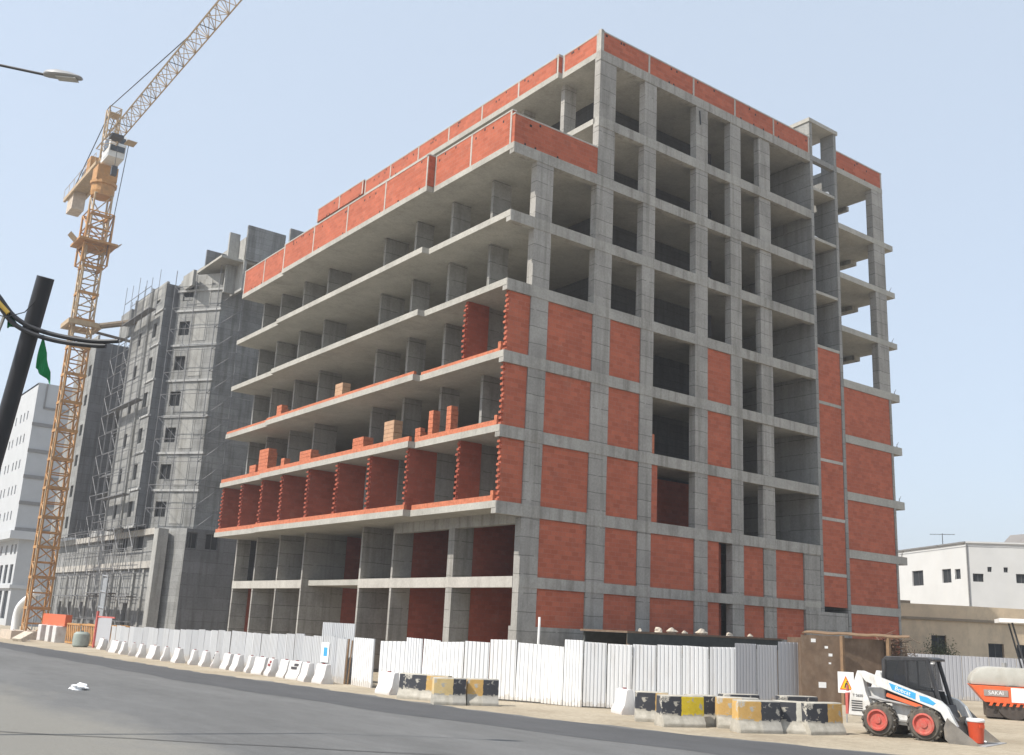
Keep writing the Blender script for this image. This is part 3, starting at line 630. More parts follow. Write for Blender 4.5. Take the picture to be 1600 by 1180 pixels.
# scaffolds: tubes are a couple of pixels wide, joined by kind
def scaffold(label, xs, ys_, z0, z1, dz, brace=True, loc=None):
    r = thing('scaffold', label, 'scaffold', loc or (xs[0], ys_[0], z0))
    st, le, br, bd = MB(), MB(), MB(), MB()
    for x in xs:
        for y in ys_: st.tube((x,y,z0),(x+0.05*random.random(),y,z1+random.uniform(-0.6,0.9)), 0.024, 5)
    z = z0+dz; i = 0
    while z < z1:
        for x in xs: le.tube((x,ys_[0],z),(x,ys_[-1],z+0.05*random.random()), 0.03, 5)
        if brace:
            for a, b in zip(ys_[::2], ys_[1::2]): br.tube((xs[0],a,z-dz),(xs[0],b,z), 0.026, 4)
        if i % 4 == 1 and len(xs) > 1: bd.box(xs[0], xs[1], ys_[0], ys_[-1], z+0.04, z+0.08)
        z += dz; i += 1
    st.build('standards', 'scaf', r, kind='stuff'); le.build('ledgers', 'scaf', r, kind='stuff')
    if br.v: br.build('braces', 'scaf', r, kind='stuff')
    if bd.v: bd.build('boards', 'scaf', r, kind='stuff')
    return r
scaffold('low scaffold of thin tubes along the arcade of the grey building', (-1.7,-0.9), [48.0+2.0*i for i in range(15)], gz(55), 9.4, 1.9)
scaffold('tall scaffold tower in the dark recess of the grey building', (0.2,1.4), [59.4+2.2*i for i in range(6)], 9.0, 29.0, 2.0)
scaffold('tall scaffold against the projecting bay of the grey building', (-2.2,-1.6), [51.0+1.9*i for i in range(5)], gz(52), 30.4, 2.0, brace=False)
# scaffold around the chamfered bay and the side wall
r = thing('scaffold', 'scaffold round the chamfered corner bay next to the brick building', 'scaffold', (1.0,45.8,gz(46)))
st, le, br = MB(), MB(), MB()
pl = [(-0.6,49.6),(0.6,47.8),(1.9,45.9),(4.0,45.7),(6.2,45.7),(8.4,45.7)]
for x, y in pl: st.tube((x,y,9.0),(x,y,30.2+random.random()), 0.035, 5)
z = 10.5
while z < 30:
    for (a,b),(c,d) in zip(pl, pl[1:]): le.tube((a,b,z),(c,d,z), 0.028, 4)
    (a,b),(c,d) = pl[2], pl[3]; br.tube((a,b,z-1.9),(c,d,z),0.024,4); (a,b),(c,d) = pl[0], pl[1]; br.tube((c,d,z-1.9),(a,b,z),0.02,4)
    z += 1.9
st.build('standards','scaf',r,kind='stuff'); le.build('ledgers','scaf',r,kind='stuff'); br.build('braces','scaf',r,kind='stuff')
r = thing('hoist_frame', 'narrow ladder hoist frame standing before the grey building', 'hoist', (-3.4,47.4,gz(47)))
mb = MB()
for dx in (0, 0.9): mb.tube((-3.4,47.4+dx*1.6,gz(47)),(-3.4,47.4+dx*1.6,5.0),0.05,6)
for i in range(4): mb.tube((-3.4,47.4,1.2+1.2*i),(-3.4,48.84,1.3+1.2*i),0.05,6)
mb.build('frame','galv',r); bx('panel','galv',r,-3.36,-3.3,47.45,48.8,gz(47),4.7)

# ------------------------------------------------------------------ finished white block at the far left
wb = thing('white_building', 'tall finished white apartment block with grey bands at the far left', 'building', (3.5,120,gz(100)))
ops = []
for z in (14.0, 17.7, 21.4, 25.2, 28.6):
    for s in (4.2, 6.4, 8.6, 11.8, 14.0, 17.5, 20, 24, 27, 30, 33): ops.append((40-s*1.0-0.35, 40-s*1.0+0.35, z, z+1.3))
add_wall(wb, 'wall', 'white_far', (3.5,160.0), (3.5,120.0), 12.3, 33.5, ops, rec=0.15, mull=False, panemat='frame')
add_wall(wb, 'wall', 'greyr', (3.5,120.0), (26,120.0), 12.3, 33.5, [])
for z in (12.3, 16.0, 19.7, 23.4, 27.2): bx('band', 'darkband', wb, 3.45, 26, 119.86, 120.0, z, z+0.5)
bx('cornice', 'white_far', wb, 2.9, 26, 119.3, 160, 11.2, 12.3); bx('roof', 'greyr', wb, 3.5, 26, 120.1, 160, 33.2, 33.5)
bx('panel_frame', 'darkband', wb, 4.6, 4.8, 119.85, 120.0, 30.0, 33.5); bx('panel_frame', 'darkband', wb, 4.6, 12, 119.85, 120.0, 29.8, 30.1)
ops = [(40-s-0.6, 40-s+0.6, 9.2, 10.6) for s in (1.6,4.0,7.5,11,14,17,20)]+[(40-s-1.0, 40-s+1.0, 5.2, 7.8) for s in (2.2,5.6,9.0,12.6,16,20)]+[(40-s-1.4, 40-s+1.4, 0.4, 4.2) for s in (3,7,11,15,19)]
add_wall(wb, 'wall', 'white_far', (4.3,160.0), (4.3,120.0), gz(100)-0.2, 11.2, ops, rec=0.25, mull=True, panemat='glass')
add_wall(wb, 'wall', 'greyr', (4.3,120.0), (26,120.0), gz(100)-0.2, 11.2, [])
bx('ledge', 'white_far', wb, 4.0, 26, 119.8, 160, 4.5, 5.0)

# ------------------------------------------------------------------ tower crane
CX, CY, ZS = -4.6, 63.3, 42.4
crane = thing('tower_crane', 'tall orange lattice tower crane with its jib reaching over the street', 'crane', (CX,CY,gz(60)))
HW = 0.8
def lattice(name, mat, p0, p1, hw, hh, n, r, tri=False, mat2=None, upv=Vector((0,0,1))):
    p0, p1 = Vector(p0), Vector(p1); d = (p1-p0); L = d.length; d.normalize()
    a = d.cross(upv).normalized(); b = a.cross(d).normalized()
    cor = [a*hw-b*hh, -a*hw-b*hh, b*hh] if tri else [a*hw+b*hh, -a*hw+b*hh, -a*hw-b*hh, a*hw-b*hh]
    mb = MB(); m2 = mb; m = len(cor)
    for c in cor: mb.tube(p0+c, p1+c, r, 5)
    for i in range(n+1):
        q = p0+d*(L*i/n)
        for j in range(m): m2.tube(q+cor[j], q+cor[(j+1)%m], r*0.6, 4)
        if i < n:
            q2 = p0+d*(L*(i+1)/n)
            for j in range(m):
                k = (j+1)%m
                if (i+j) % 2: m2.tube(q+cor[j], q2+cor[k], r*0.55, 4)
                else: m2.tube(q+cor[k], q2+cor[j], r*0.55, 4)
    return mb.build(name, mat, crane)
nsec = 15; zb = gz(60)
for i in range(nsec):
    z0 = zb+(ZS-3.4-zb)*i/nsec; z1 = zb+(ZS-3.4-zb)*(i+1)/nsec
    lattice('mast_section', 'cr' if i < 10 else 'cry', (CX,CY,z0), (CX,CY,z1), HW, HW, 2, 0.10, upv=Vector((0,1,0)))
    bx('section_frame', 'cr', crane, CX-HW-0.12, CX+HW+0.12, CY-HW-0.12, CY-HW+0.08, z1-0.13, z1+0.13); bx('section_frame', 'cr', crane, CX-HW-0.12, CX-HW+0.08, CY-HW, CY+HW+0.12, z1-0.12, z1+0.12)
    bx('section_frame', 'cr', crane, CX+HW-0.08, CX+HW+0.12, CY-HW, CY+HW+0.12, z1-0.12, z1+0.12)
MB().path([(CX-HW-0.2, CY-HW-0.2+0.12*math.sin(i*1.3), zb+0.8*i) for i in range(46)], 0.07, 5).build('power_cable', 'cry', crane)
bx('base_block', 'ballast', crane, CX-2.2, CX+2.2, CY-2.2, CY+2.2, zb-0.3, zb+0.7)
# climbing cage with platform
lattice('climbing_cage', 'cr', (CX,CY,ZS-8.4), (CX,CY,ZS-3.2), HW+0.35, HW+0.35, 3, 0.11, upv=Vector((0,1,0)))
bx('cage_platform', 'cr', crane, CX-1.75, CX+1.75, CY-1.75, CY+1.75, ZS-6.4, ZS-6.2)
for s in (-1,1):
    MB().obox((CX+s*2.0,CY,ZS-5.95),(0.35,0,0.3*s),(0,0.6,0),(0.02*-s,0,0.03)).build('platform_wing','cry',crane)
lattice('mast_section', 'cry', (CX,CY,ZS-3.4), (CX,CY,ZS-1.2), HW, HW, 1, 0.10, upv=Vector((0,1,0)))
MB().lathe([(1.0,-1.3),(1.1,-0.9),(1.1,-0.2),(1.25,-0.15),(1.25,0.15),(1.05,0.2)], (CX,CY,ZS), 'z', 16).build('slewing_ring', 'cr', crane)
MB().prism([(CX-0.95,CY-0.95),(CX+0.95,CY-0.95),(CX+0.95,CY+0.95),(CX-0.95,CY+0.95)], ZS+0.2, ZS+1.7).build('turntable', 'cr', crane)
# cabin
cab = MB().extr([(CX-0.7,CY-3.0,ZS+1.9),(CX-0.7,CY-0.6,ZS+1.9),(CX-0.7,CY-0.6,ZS+4.3),(CX-0.7,CY-2.8,ZS+4.3),(CX-0.7,CY-3.2,ZS+3.2)], (1.5,0,0)).build('cabin', 'crw', crane)
MB().obox((CX+0.05,CY-3.1,ZS+3.2),(0.65,0,0),(0,0.06,0.0),(0,0.05,0.75)).build('cabin_window','glass',cab)
bx('cabin_window', 'glass', cab, CX-0.74, CX-0.69, CY-2.7, CY-1.0, ZS+2.9, ZS+4.0)
# tower head, jib, counter jib
JZ = ZS+3.0
lattice('tower_head', 'cry', (CX,CY+0.2,ZS+1.8), (CX,CY+0.4,ZS+8.3), 0.55, 0.6, 5, 0.08, upv=Vector((0,1,0)))
bx('head_platform', 'cry', crane, CX-0.5, CX+0.5, CY-0.3, CY+0.9, ZS+7.6, ZS+7.68)
jt = CY-56.0
for i in range(8):
    a, b = CY-1.2-6.85*i, CY-1.2-6.85*(i+1)
    lattice('jib_section', 'cry', (CX-0.8,a,JZ+0.65), (CX-0.8,b,JZ+0.65), 0.62, 0.68, 5, 0.06, tri=True)
MB().tube((CX-0.6,CY+0.3,ZS+8.2),(CX-0.8,CY-24.0,JZ+1.35),0.05,5).build('jib_tie','steel',crane)
bx('trolley', 'steel', crane, CX-1.3, CX-0.2, CY-6.0, CY-5.0, JZ-0.4, JZ-0.1); bx('trolley_platform','cry',crane, CX+0.1, CX+1.0, CY-6.2, CY-5.0, JZ-0.5, JZ-0.42)
MB().tube((CX-0.5,CY-5.4,JZ-0.5),(CX-0.5,CY-5.4,JZ-3.2),0.03,5).build('hoist_rope','steel',crane); bx('hook_block','steel',crane,CX-0.75,CX-0.25,CY-5.6,CY-5.2,JZ-4.0,JZ-3.1)
MB().tube((CX+0.9,CY-3.6,ZS+3.8),(CX+0.9,CY-1.3,ZS-7.5),0.04,5).build('access_cable','steel',crane)
for s in (-0.75,0.75): MB().box(CX+s-0.12,CX+s+0.12,CY+0.8,CY+13.2,JZ-0.75,JZ-0.35).build('counter_jib_girder','cry',crane)
bx('counter_jib_deck','cry',crane,CX-0.63,CX+0.63,CY+0.8,CY+13.2,JZ-0.5,JZ-0.42)
for i in range(3): bx('counterweight','ballast',crane,CX-0.62,CX+0.62,CY+9.8+0.8*i,CY+10.52+0.8*i,JZ-2.4,JZ-0.2)
bx('winch','steel',crane,CX-0.5,CX+0.5,CY+6.0,CY+8.0,JZ-0.4,JZ+0.9); bx('electric_cabinet','cr',crane,CX-0.7,CX+0.1,CY+4.0,CY+5.4,JZ-0.4,JZ+1.4)
MB().tube((CX+0.3,CY+0.5,ZS+8.2),(CX+0.6,CY+10.5,JZ-0.2),0.05,5).tube((CX-0.3,CY+0.5,ZS+8.2),(CX-0.6,CY+10.5,JZ-0.2),0.05,5).build('counter_jib_tie','steel',crane)
mb = MB()
for s in (-0.9,0.9):
    mb.tube((CX+s,CY+1,JZ+0.55),(CX+s,CY+13,JZ+0.55),0.025,4)
    for i in range(7): mb.tube((CX+s,CY+1+2*i,JZ-0.4),(CX+s,CY+1+2*i,JZ+0.55),0.025,4)
mb.build('handrail','cry',crane,kind='stuff')
# tie collar to the grey building
ZT = 28.0
for a in [(CX-1.5,CX+1.5,CY-1.5,CY-1.15),(CX-1.5,CX+1.5,CY+1.15,CY+1.5),(CX-1.5,CX-1.15,CY-1.15,CY+1.15),(CX+1.15,CX+1.5,CY-1.15,CY+1.15)]: bx('tie_collar','cry',crane,*a,ZT-0.2,ZT+0.25)
MB().tube((CX+1.4,CY-1.2,ZT+0.1),(-0.9,57.6,ZT+0.1),0.30,8).build('tie_strut','rail',crane); MB().tube((CX+1.4,CY+1.0,ZT),(2.5,62.0,ZT-1.0),0.14,8).build('tie_strut','rail',crane)

# ------------------------------------------------------------------ white hoarding of ribbed sheets
def ribbed(mb, p0, p1, z0, z1, nr=6, lean=0.0, amp=0.022, th=0.006, skew=0.0):
    p0, p1 = Vector((*p0,0)), Vector((*p1,0)); d = p1-p0; L = d.length; d.normalize(); nrm = Vector((d.y,-d.x,0))
    prof = []
    for i in range(nr):
        a, w = L*i/nr, L/nr
        prof += [(a,0),(a+w*0.62,0),(a+w*0.70,1),(a+w*0.92,1)]
    prof.append((L,0)); n = len(prof); vs = []
    for t in (0, th):
        for z in (z0, z1):
            for s, k in prof: vs.append(p0+d*s-nrm*(k*amp+t)+nrm*(lean*(z-z0))+Vector((0,0,z+(skew*s/L if z == z1 else 0))))
    fs = []
    for i in range(n-1):
        fs.append((i,i+1,n+i+1,n+i)); fs.append((2*n+i,3*n+i,3*n+i+1,2*n+i+1)); fs.append((n+i,n+i+1,3*n+i+1,3*n+i)); fs.append((i,2*n+i,2*n+i+1,i+1))
    fs += [(0,n,3*n,2*n),(n-1,3*n-1,4*n-1,2*n-1)]
    return mb.add(vs, fs)
fence = thing('hoarding_fence', 'long white ribbed sheet metal hoarding in front of the brick building', 'fence', (-5.9,4.0,gz(4)))
def rail_post(root, x, y, h): MB().tube((x,y,gz(y)-0.05),(x,y,gz(y)+h),0.03,6).build('post', 'galv', root)
y = 36.0; i = 0
while y > 4.3:
    w = 0.9+0.06*random.random(); x = -5.85-0.15*(36-y)/32+random.uniform(-0.02,0.02)
    h = 1.62+0.20*(36-y)/32+random.choice((0,0,0.03,-0.03,0.05))
    zb = gz(y)+random.choice((0.02,0.0,0.05))
    ribbed(MB(), (x,y), (x-0.004,y-w+0.01), zb, gz(y)+h, 6, random.uniform(-0.015,0.015), skew=random.uniform(-0.02,0.02)).build('sheet_panel', 'sheet_old', fence, fix=False)
    if i % 3 == 0: rail_post(fence, x+0.12, y, h-0.1)
    y -= w; i += 1
for a, b in ((6.96,6.0),(5.98,5.02),(5.0,4.04)):    # taller sheets set back behind the gate
    ribbed(MB(), (-5.35,a), (-5.35,b), gz(5), gz(5)+2.36, 6).build('sheet_panel', 'sheet_old', fence, fix=False)
ribbed(MB(), (-6.08,4.0), (-6.15,3.15), gz(3), gz(3)+1.74, 6).build('sheet_panel', 'sheet_old', fence, fix=False)
ribbed(MB(), (-6.0,2.8), (-6.14,0.95), gz(2), gz(2)+1.82, 11, 0.01, amp=0.05).build('sheet_panel', 'sheet', fence, fix=False)
pts = [(-6.55,-0.25),(-6.15,-1.45),(-6.0,-2.35),(-5.85,-3.2),(-5.4,-4.1),(-4.9,-4.95),(-4.35,-5.75),(-3.95,-6.65),(-3.75,-7.55),(-3.45,-8.2),(-2.85,-8.7),(-2.2,-9.2),(-1.6,-9.75),(-0.95,-10.25),(-0.2,-10.75),(0.6,-11.2)]
hs = [1.74,1.92,1.90,1.82,1.90,1.99,1.93,1.90,2.10,2.06,2.03,2.05,2.07,2.08,2.07]
for i, (a, b) in enumerate(zip(pts, pts[1:])):
    va, vb = Vector(a), Vector(b); d = (vb-va).normalized(); g = random.choice((0.01,0.02,0.045))
    ribbed(MB(), va+d*g*0.4, vb-d*g*0.6, gz(a[1])+random.uniform(0,0.06), gz(a[1])+hs[i]+0.02, 6, random.uniform(-0.02,0.02), amp=0.03, skew=random.uniform(-0.05,0.05)).build('sheet_panel', 'sheet', fence, fix=False)
    rail_post(fence, a[0]+0.13, a[1]+0.12, 1.7)
MB().tube((-6.12,3.12,gz(3)),(-6.08,3.1,gz(3)+1.75),0.04,6).build('gate_post','timber',fence); MB().tube((-6.1,2.9,gz(3)),(-6.04,2.88,gz(3)+1.7),0.03,6).build('gate_post','timber',fence)
nb = MB()
sgn = tag(bx('notice_board','whitep',None,-6.04,-6.02,4.85,5.55,gz(5)+0.75,gz(5)+1.55),'small white notice board with blue print on the hoarding near the gate','notice')
bx('print','blue',sgn,-6.046,-6.04,4.98,5.3,gz(5)+1.0,gz(5)+1.35)
gf = thing('grey_fence', 'short grey ribbed sheet fence between the white hoarding and the brown shack', 'fence', (7.1,-6.1,gz(-6)))
for a, b, h in (((6.6,-6.0),(7.55,-6.3),2.26),((7.58,-6.33),(8.5,-6.6),2.24),((8.52,-6.65),(9.9,-6.95),2.4)):
    ribbed(MB(), a, b, gz(-6), gz(-6)+h, 7, amp=0.02).build('sheet_panel','gsheet',gf,fix=False)
for x, y in ((6.6,-5.9),(8.5,-6.5)): rail_post(gf, x, y, 2.0)
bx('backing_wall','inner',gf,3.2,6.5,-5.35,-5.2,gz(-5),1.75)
vp = tag(MB().path([(0.55,-0.75,gz(0)),(0.6,-0.75,2.6),(0.62,-0.72,2.9)],0.05,6).build('vent_pipe','whitep'),'thin white upright pipe rising behind the hoarding at the building corner','pipe')

# ------------------------------------------------------------------ low shed with debris on its roof, behind the hoarding
sh = thing('low_shed', 'low dark shed with a flat board roof behind the white hoarding', 'shed', (7.4,-3.2,gz(-3)))
bx('roof','ply',sh,2.45,12.2,-4.05,-1.2,2.44,2.52); bx('fascia','tarp',sh,2.5,12.1,-4.02,-3.97,2.02,2.44); bx('back_wall','tarp',sh,2.6,12.0,-1.35,-1.25,gz(-1),2.43)
for x in (2.7,5.8,8.9,11.9): bx('post','timber',sh,x-0.05,x+0.05,-3.9,-3.8,gz(-3),2.43)
for i, (x, s) in enumerate(((4.5,0.20),(5.25,0.24),(6.0,0.13),(7.05,0.26),(8.8,0.16),(10.2,0.14),(3.4,0.10))):
    nm = ('biggest', 'second biggest', 'third', 'fourth')
    rock('rubble_lump', ['pale rubble lump on the low shed roof, first of the left pair','pale rubble lump on the low shed roof, second of the left pair','small rubble lump right of the left pair on the shed roof','large pale rubble lump midway along the shed roof','flat rubble lump right of the middle of the shed roof','rubble lump near the right end of the shed roof','tiny rubble lump near the left end of the shed roof'][i], (x,-3.8,2.52), (s,s*0.8,s*0.6), 'rubble', 'rubble on the shed roof')

# ------------------------------------------------------------------ brown board shack
sk = thing('brown_shack', 'brown board shack with timber corner posts beside the skid loader', 'shack', (10.2,-7.2,gz(-7)))
A, B_, C_ = Vector((9.3,-7.2,0)), Vector((10.75,-8.1,0)), Vector((12.75,-8.95,0)); zb = gz(-7)
def board(p, q, z0, z1, name, mat, th=0.05, off=0.0):
    d = (q-p).normalized(); nr = Vector((d.y,-d.x,0)); c = (p+q)/2+nr*off; L = (q-p).length
    return MB().obox(c+Vector((0,0,(z0+z1)/2)), d*(L/2), nr*(th/2), Vector((0,0,(z1-z0)/2))).build(name, mat, sk)
board(A,B_,zb,2.72,'board_panel','ply'); board(B_,C_,zb,2.66,'board_panel','ply',0.05,-0.25)
D_ = C_+Vector((1.2,1.6,0)); board(C_,D_,zb,2.6,'board_panel','ply'); board(A+Vector((1.2,1.6,0)),A,zb,2.6,'board_panel','ply')
for q, m_ in ((B_,'timber'),(C_,'timber')):
    MB().box(q.x-0.07,q.x+0.07,q.y-0.12,q.y+0.02,zb,2.74).build('corner_post',m_,sk)
rf = MB(); nseg = 12
for i in range(nseg):
    t0, t1 = i/nseg, (i+1)/nseg; P = A+(C_-A)*(1.25*t0+0.0)-Vector((0.02,0.06,0)); Q = A+(C_-A)*(1.25*t1+0.0)-Vector((0.02,0.06,0))
    za, zc = 2.76+0.018*math.sin(i*1.7), 2.76+0.018*math.sin((i+1)*1.7)
    rf.add([P+Vector((0,0,za)),Q+Vector((0,0,zc)),Q+Vector((1.5,0.9,zc+0.1)),P+Vector((1.5,0.9,za+0.1)),P+Vector((0,0,za+0.045)),Q+Vector((0,0,zc+0.045)),Q+Vector((1.5,0.9,zc+0.145)),P+Vector((1.5,0.9,za+0.145))],[(0,1,2,3),(4,7,6,5),(0,4,5,1),(3,2,6,7),(1,5,6,2),(0,3,7,4)])
rf.build('roof','timber',sk)
for i, (s, z, w) in enumerate(((0.62,2.25,0.07),(0.72,1.95,0.08),(0.7,1.62,0.05),(0.3,2.5,0.1),(0.5,0.75,0.16))):
    p = A+(B_-A)*s; d = (B_-A).normalized(); MB().obox(p+Vector((d.y,-d.x,0))*0.028+Vector((0,0,z)), d*w, Vector((d.y,-d.x,0))*0.003, Vector((0,0,w*0.7))).build('paper_scrap','whitep',sk)
tn = thing('thorn_bundle', 'bundle of dry reddish brushwood on the right end of the shack', 'brushwood', (14.6,-8.2,2.0)); mb = MB()
for _ in range(260):
    c = Vector((14.6+random.gauss(0,0.55),-8.0+random.gauss(0,0.4),2.15+random.gauss(0,0.3))); d = Vector((random.gauss(0,1),random.gauss(0,1),random.gauss(0,0.6))).normalized()*random.uniform(0.15,0.4); mb.tube(c-d,c+d,0.014,3)
mb.build('twigs','ply',tn,kind='stuff')
bx('prop_post','timber',tn,15.3,14.62,-8.3,-8.18,gz(-8),2.0)

# ------------------------------------------------------------------ warning sign
ws = thing('warning_sign', 'white warning sign with a yellow triangle between the shack and the loader', 'sign', (2.15,-14.3,gz(-14)), local=True)
vdir = (Vector((-26.2,-34.2,0))-Vector((2.15,-14.3,0))).normalized(); ws.rotation_euler = (0,0,math.atan2(vdir.y,vdir.x)+math.pi/2)
MB().tube((0,0.03,0),(0,0.03,1.3),0.022,6).build('post','galv',ws)
pl_ = MB().box(-0.24,0.24,-0.012,0.012,0.88,1.52).build('panel','whitep',ws)
def tri(w, h, y, z, t=0.004): return MB().extr([(-w/2,y,z),(w/2,y,z),(0,y,z+h)],(0,-t,0))
tri(0.38,0.42,-0.013,0.98).build('triangle_border','signr',pl_); tri(0.30,0.33,-0.018,1.01).build('triangle','signy',pl_)
MB().extr([(-0.05,-0.023,1.04),(-0.01,-0.023,1.04),(0.0,-0.023,1.13),(0.03,-0.023,1.14),(0.05,-0.023,1.05),(0.075,-0.023,1.04),(0.05,-0.023,1.18),(0.015,-0.023,1.2),(-0.02,-0.023,1.17)],(0,-0.003,0)).build('pictogram','decal',pl_)
MB().lathe([(0.0,-0.002),(0.022,-0.002),(0.022,0.0),(0.0,0.0)],(0.035,-0.024,1.225),'y',10).build('pictogram','decal',pl_)
# ------------------------------------------------------------------ barriers
def jersey_mesh(L, name, mat, bw=0.30, tw=0.09, h=0.8):
    prof = [(-bw,0),(bw,0),(bw,0.10),(bw*0.62,0.30),(tw,h-0.03),(tw-0.03,h),(-tw+0.03,h),(-tw,h-0.03),(-bw*0.62,0.30),(-bw,0.10)]
    mb = MB(); mb.extr([(-L/2,x,z) for x,z in prof],(L,0,0)); return mb
jw = thing('jersey_barrier','white plastic road barrier in the row before the hoarding','barrier',(0,0,0),local=True,group='white barriers along the hoarding')
LOCAL.add(jw.name)
jb = jersey_mesh(0.84,'body','jersey',0.27,0.10,0.74).build('body','jersey',jw,bevel=0.015,smooth=True)
bx('filler_cap','rdecal',jw,-0.05,0.05,-0.05,0.05,0.741,0.775)
row = [(-5.42,39.4),(-5.75,36.2),(-6.2,33.5),(-6.45,31.0),(-6.6,28.8),(-6.65,26.7),(-6.65,24.6),(-6.7,22.4),(-6.75,20.4),(-6.75,18.3),(-6.72,16.6),(-6.72,15.2),(-6.72,13.8),(-6.72,12.4),(-6.72,11.1),(-6.74,9.8),(-6.78,8.5),(-6.82,7.2),(-6.9,5.95),(-6.95,4.7),(-6.85,3.5)]
ordn = ['first','second','third','fourth','fifth','sixth','seventh','eighth','ninth','tenth','eleventh','twelfth','thirteenth','fourteenth','fifteenth','sixteenth','seventeenth','eighteenth','nineteenth','twentieth','last and nearest']
marks = {11:'dark',16:'red',18:'dark'}
for i, (x, y) in enumerate(row):
    lab = 'white plastic barrier, %s from the far end of the row before the hoarding' % ordn[i] if i < 20 else 'white plastic barrier, nearest the gate in the row before the hoarding'
    loc = (x+random.uniform(-0.06,0.06), y, gz(y)); rz = R_(90+random.uniform(-24,16))
    o = jw if i == 0 else copy_thing(jw, loc, rz, lab)
    if i == 0: o.location = loc; o.rotation_euler = (0,0,rz); o['label'] = lab
    if i in marks:
        for k, (s0, s1, t) in enumerate(((-0.26,0.02,0.60),(-0.18,0.2,0.47))):
            # printed bars on the sloping street face
            f = lambda zz: (0.19-(zz-0.30)/(0.71-0.30)*(0.19-0.10)) if zz > 0.3 else 0.19
            hh = 0.045
            MB().add([(s0,f(t-hh)+0.012,t-hh),(s1,f(t-hh)+0.012,t-hh),(s1,f(t+hh)+0.012,t+hh),(s0,f(t+hh)+0.012,t+hh),(s0,f(t-hh)-0.01,t-hh),(s1,f(t-hh)-0.01,t-hh),(s1,f(t+hh)-0.01,t+hh),(s0,f(t+hh)-0.01,t+hh)],[(0,1,2,3),(4,7,6,5),(0,4,5,1),(3,2,6,7),(1,5,6,2),(0,3,7,4)]).build('printed_bar','decal' if marks[i] == 'dark' else 'rdecal',o)
# two single ones nearer the corner
for loc, rz, lab in (((-7.3,-2.3,gz(-2)),R_(97),'white and pink plastic barrier at the left end of the first striped blocks'),((-3.75,-10.5,gz(-10)),R_(70),'white plastic barrier standing alone left of the right group of striped blocks')):
    copy_thing(jw, loc, rz, lab)
YEL, YEL2, BRT = (0.50,0.31,0.10), (0.56,0.42,0.20), (0.62,0.46,0.02)
blk_mesh = {}
def block(x0, y0, x1, y1, flip, yellow, gap, label, h=0.82, wid=0.30, group='black and yellow concrete blocks'):
    p, q = Vector((x0,y0,0)), Vector((x1,y1,0)); d = q-p; L = d.length; a = math.atan2(d.y,d.x); nr = Vector((-d.y,d.x,0)).normalized()
    c = (p+q)/2+nr*wid
    m = painted_block('striped_block_paint', flip, yellow, gap)
    mb = jersey_mesh(L,'b',None,wid,0.17,h); o = mb.build('concrete_block', m, None, bevel=0.035, smooth=True)
    o.location = (c.x,c.y,gz(c.y)-0.01); o.rotation_euler = (0,0,a); return tag(o,label,'concrete block',group)
block(-8.1,-4.2,-7.2,-5.75,False,YEL,0.12,'striped concrete block beside the white and pink barrier')
block(-8.35,-6.75,-7.45,-7.25,False,YEL,0.9,'pale worn striped block, middle of the left three') if False else block(-8.35,-6.85,-7.4,-7.25,True,YEL2,0.1,'pale worn yellow and black block, middle of the left three')
block(-7.3,-7.15,-6.4,-7.6,True,YEL,0.0,'yellow and black block at the right end of the left three')
block(-5.45,-12.75,-4.75,-13.35,False,YEL,0.1,'black and tan block at the left end of the right group')
block(-5.9,-14.3,-4.7,-14.7,False,BRT,-0.05,'block with a bright lemon yellow half')
block(-4.75,-14.15,-4.0,-14.5,False,YEL,0.6,'grey and black block behind the lemon yellow one')
block(-4.4,-14.85,-3.5,-15.55,True,YEL,0.1,'tan and black block right of the lemon yellow one')
block(-4.9,-16.05,-3.75,-16.5,True,YEL,0.05,'wide tan block with a rounded black patch')
block(-3.75,-16.2,-3.05,-16.9,False,(0.5,0.48,0.42),0.1,'block with a white worn end and black patch')
block(-3.2,-16.95,-1.95,-17.15,False,YEL,0.1,'rightmost striped block, nearest the loader, with a flared foot')
block(-2.6,-13.6,-1.4,-13.9,False,(0.45,0.42,0.36),0.9,'grey concrete block lying behind the right group, left one',0.8,group='grey blocks behind the striped ones')
block(-0.9,-14.3,0.3,-14.7,False,(0.45,0.42,0.36),0.9,'grey concrete block lying behind the right group, right one',0.8,group='grey blocks behind the striped ones')

# ------------------------------------------------------------------ skid steer loader
HD = R_(-77)
ld = thing('skid_loader', 'white compact skid loader with red wheel rims parked at the roadside', 'loader', (-0.30,-18.05,gz(-18)), HD, local=True)
LOCAL.add(ld.name)
def wheel(x, y):
    r, w = 0.42, 0.15
    t = MB().lathe([(0.27,-w),(r-0.05,-w),(r,-w+0.05),(r,w-0.05),(r-0.05,w),(0.27,w)],(x,y,r),'y',28).build('wheel','tyre',ld,smooth=True)
    mb = MB()
    for i in range(16):
        a = 2*math.pi*i/16
        for s in (-1,1):
            b = a+s*0.09; c = Vector((x+math.cos(b)*(r+0.008),y+s*w*0.48,r+math.sin(b)*(r+0.008))); rad = Vector((math.cos(b),0,math.sin(b))); tan = Vector((-math.sin(b),s*0.7,math.cos(b))).normalized()
            mb.obox(c, tan*0.085, rad.cross(tan)*0.035, rad*0.022)
    mb.build('tread','tyre',t,kind='stuff')
    s = -1 if y < 0 else 1
    MB().lathe([(0.275,0.0),(0.275,0.05),(0.235,0.06),(0.20,0.0),(0.09,-0.02),(0.09,0.03),(0.0,0.035)] if s > 0 else [(0.275,0.0),(0.275,-0.05),(0.235,-0.06),(0.20,0.0),(0.09,0.02),(0.09,-0.03),(0.0,-0.035)],(x,y+s*(w+0.012),r),'y',24).build('rim','rim',t,smooth=True)
    MB().lathe([(0.05,-0.05),(0.05,0.05)],(x,y+s*(w-0.01),r),'y',10).build('hub','lg',t)
for x in (-0.6,0.6):
    for y in (-0.72,0.72): wheel(x,y)
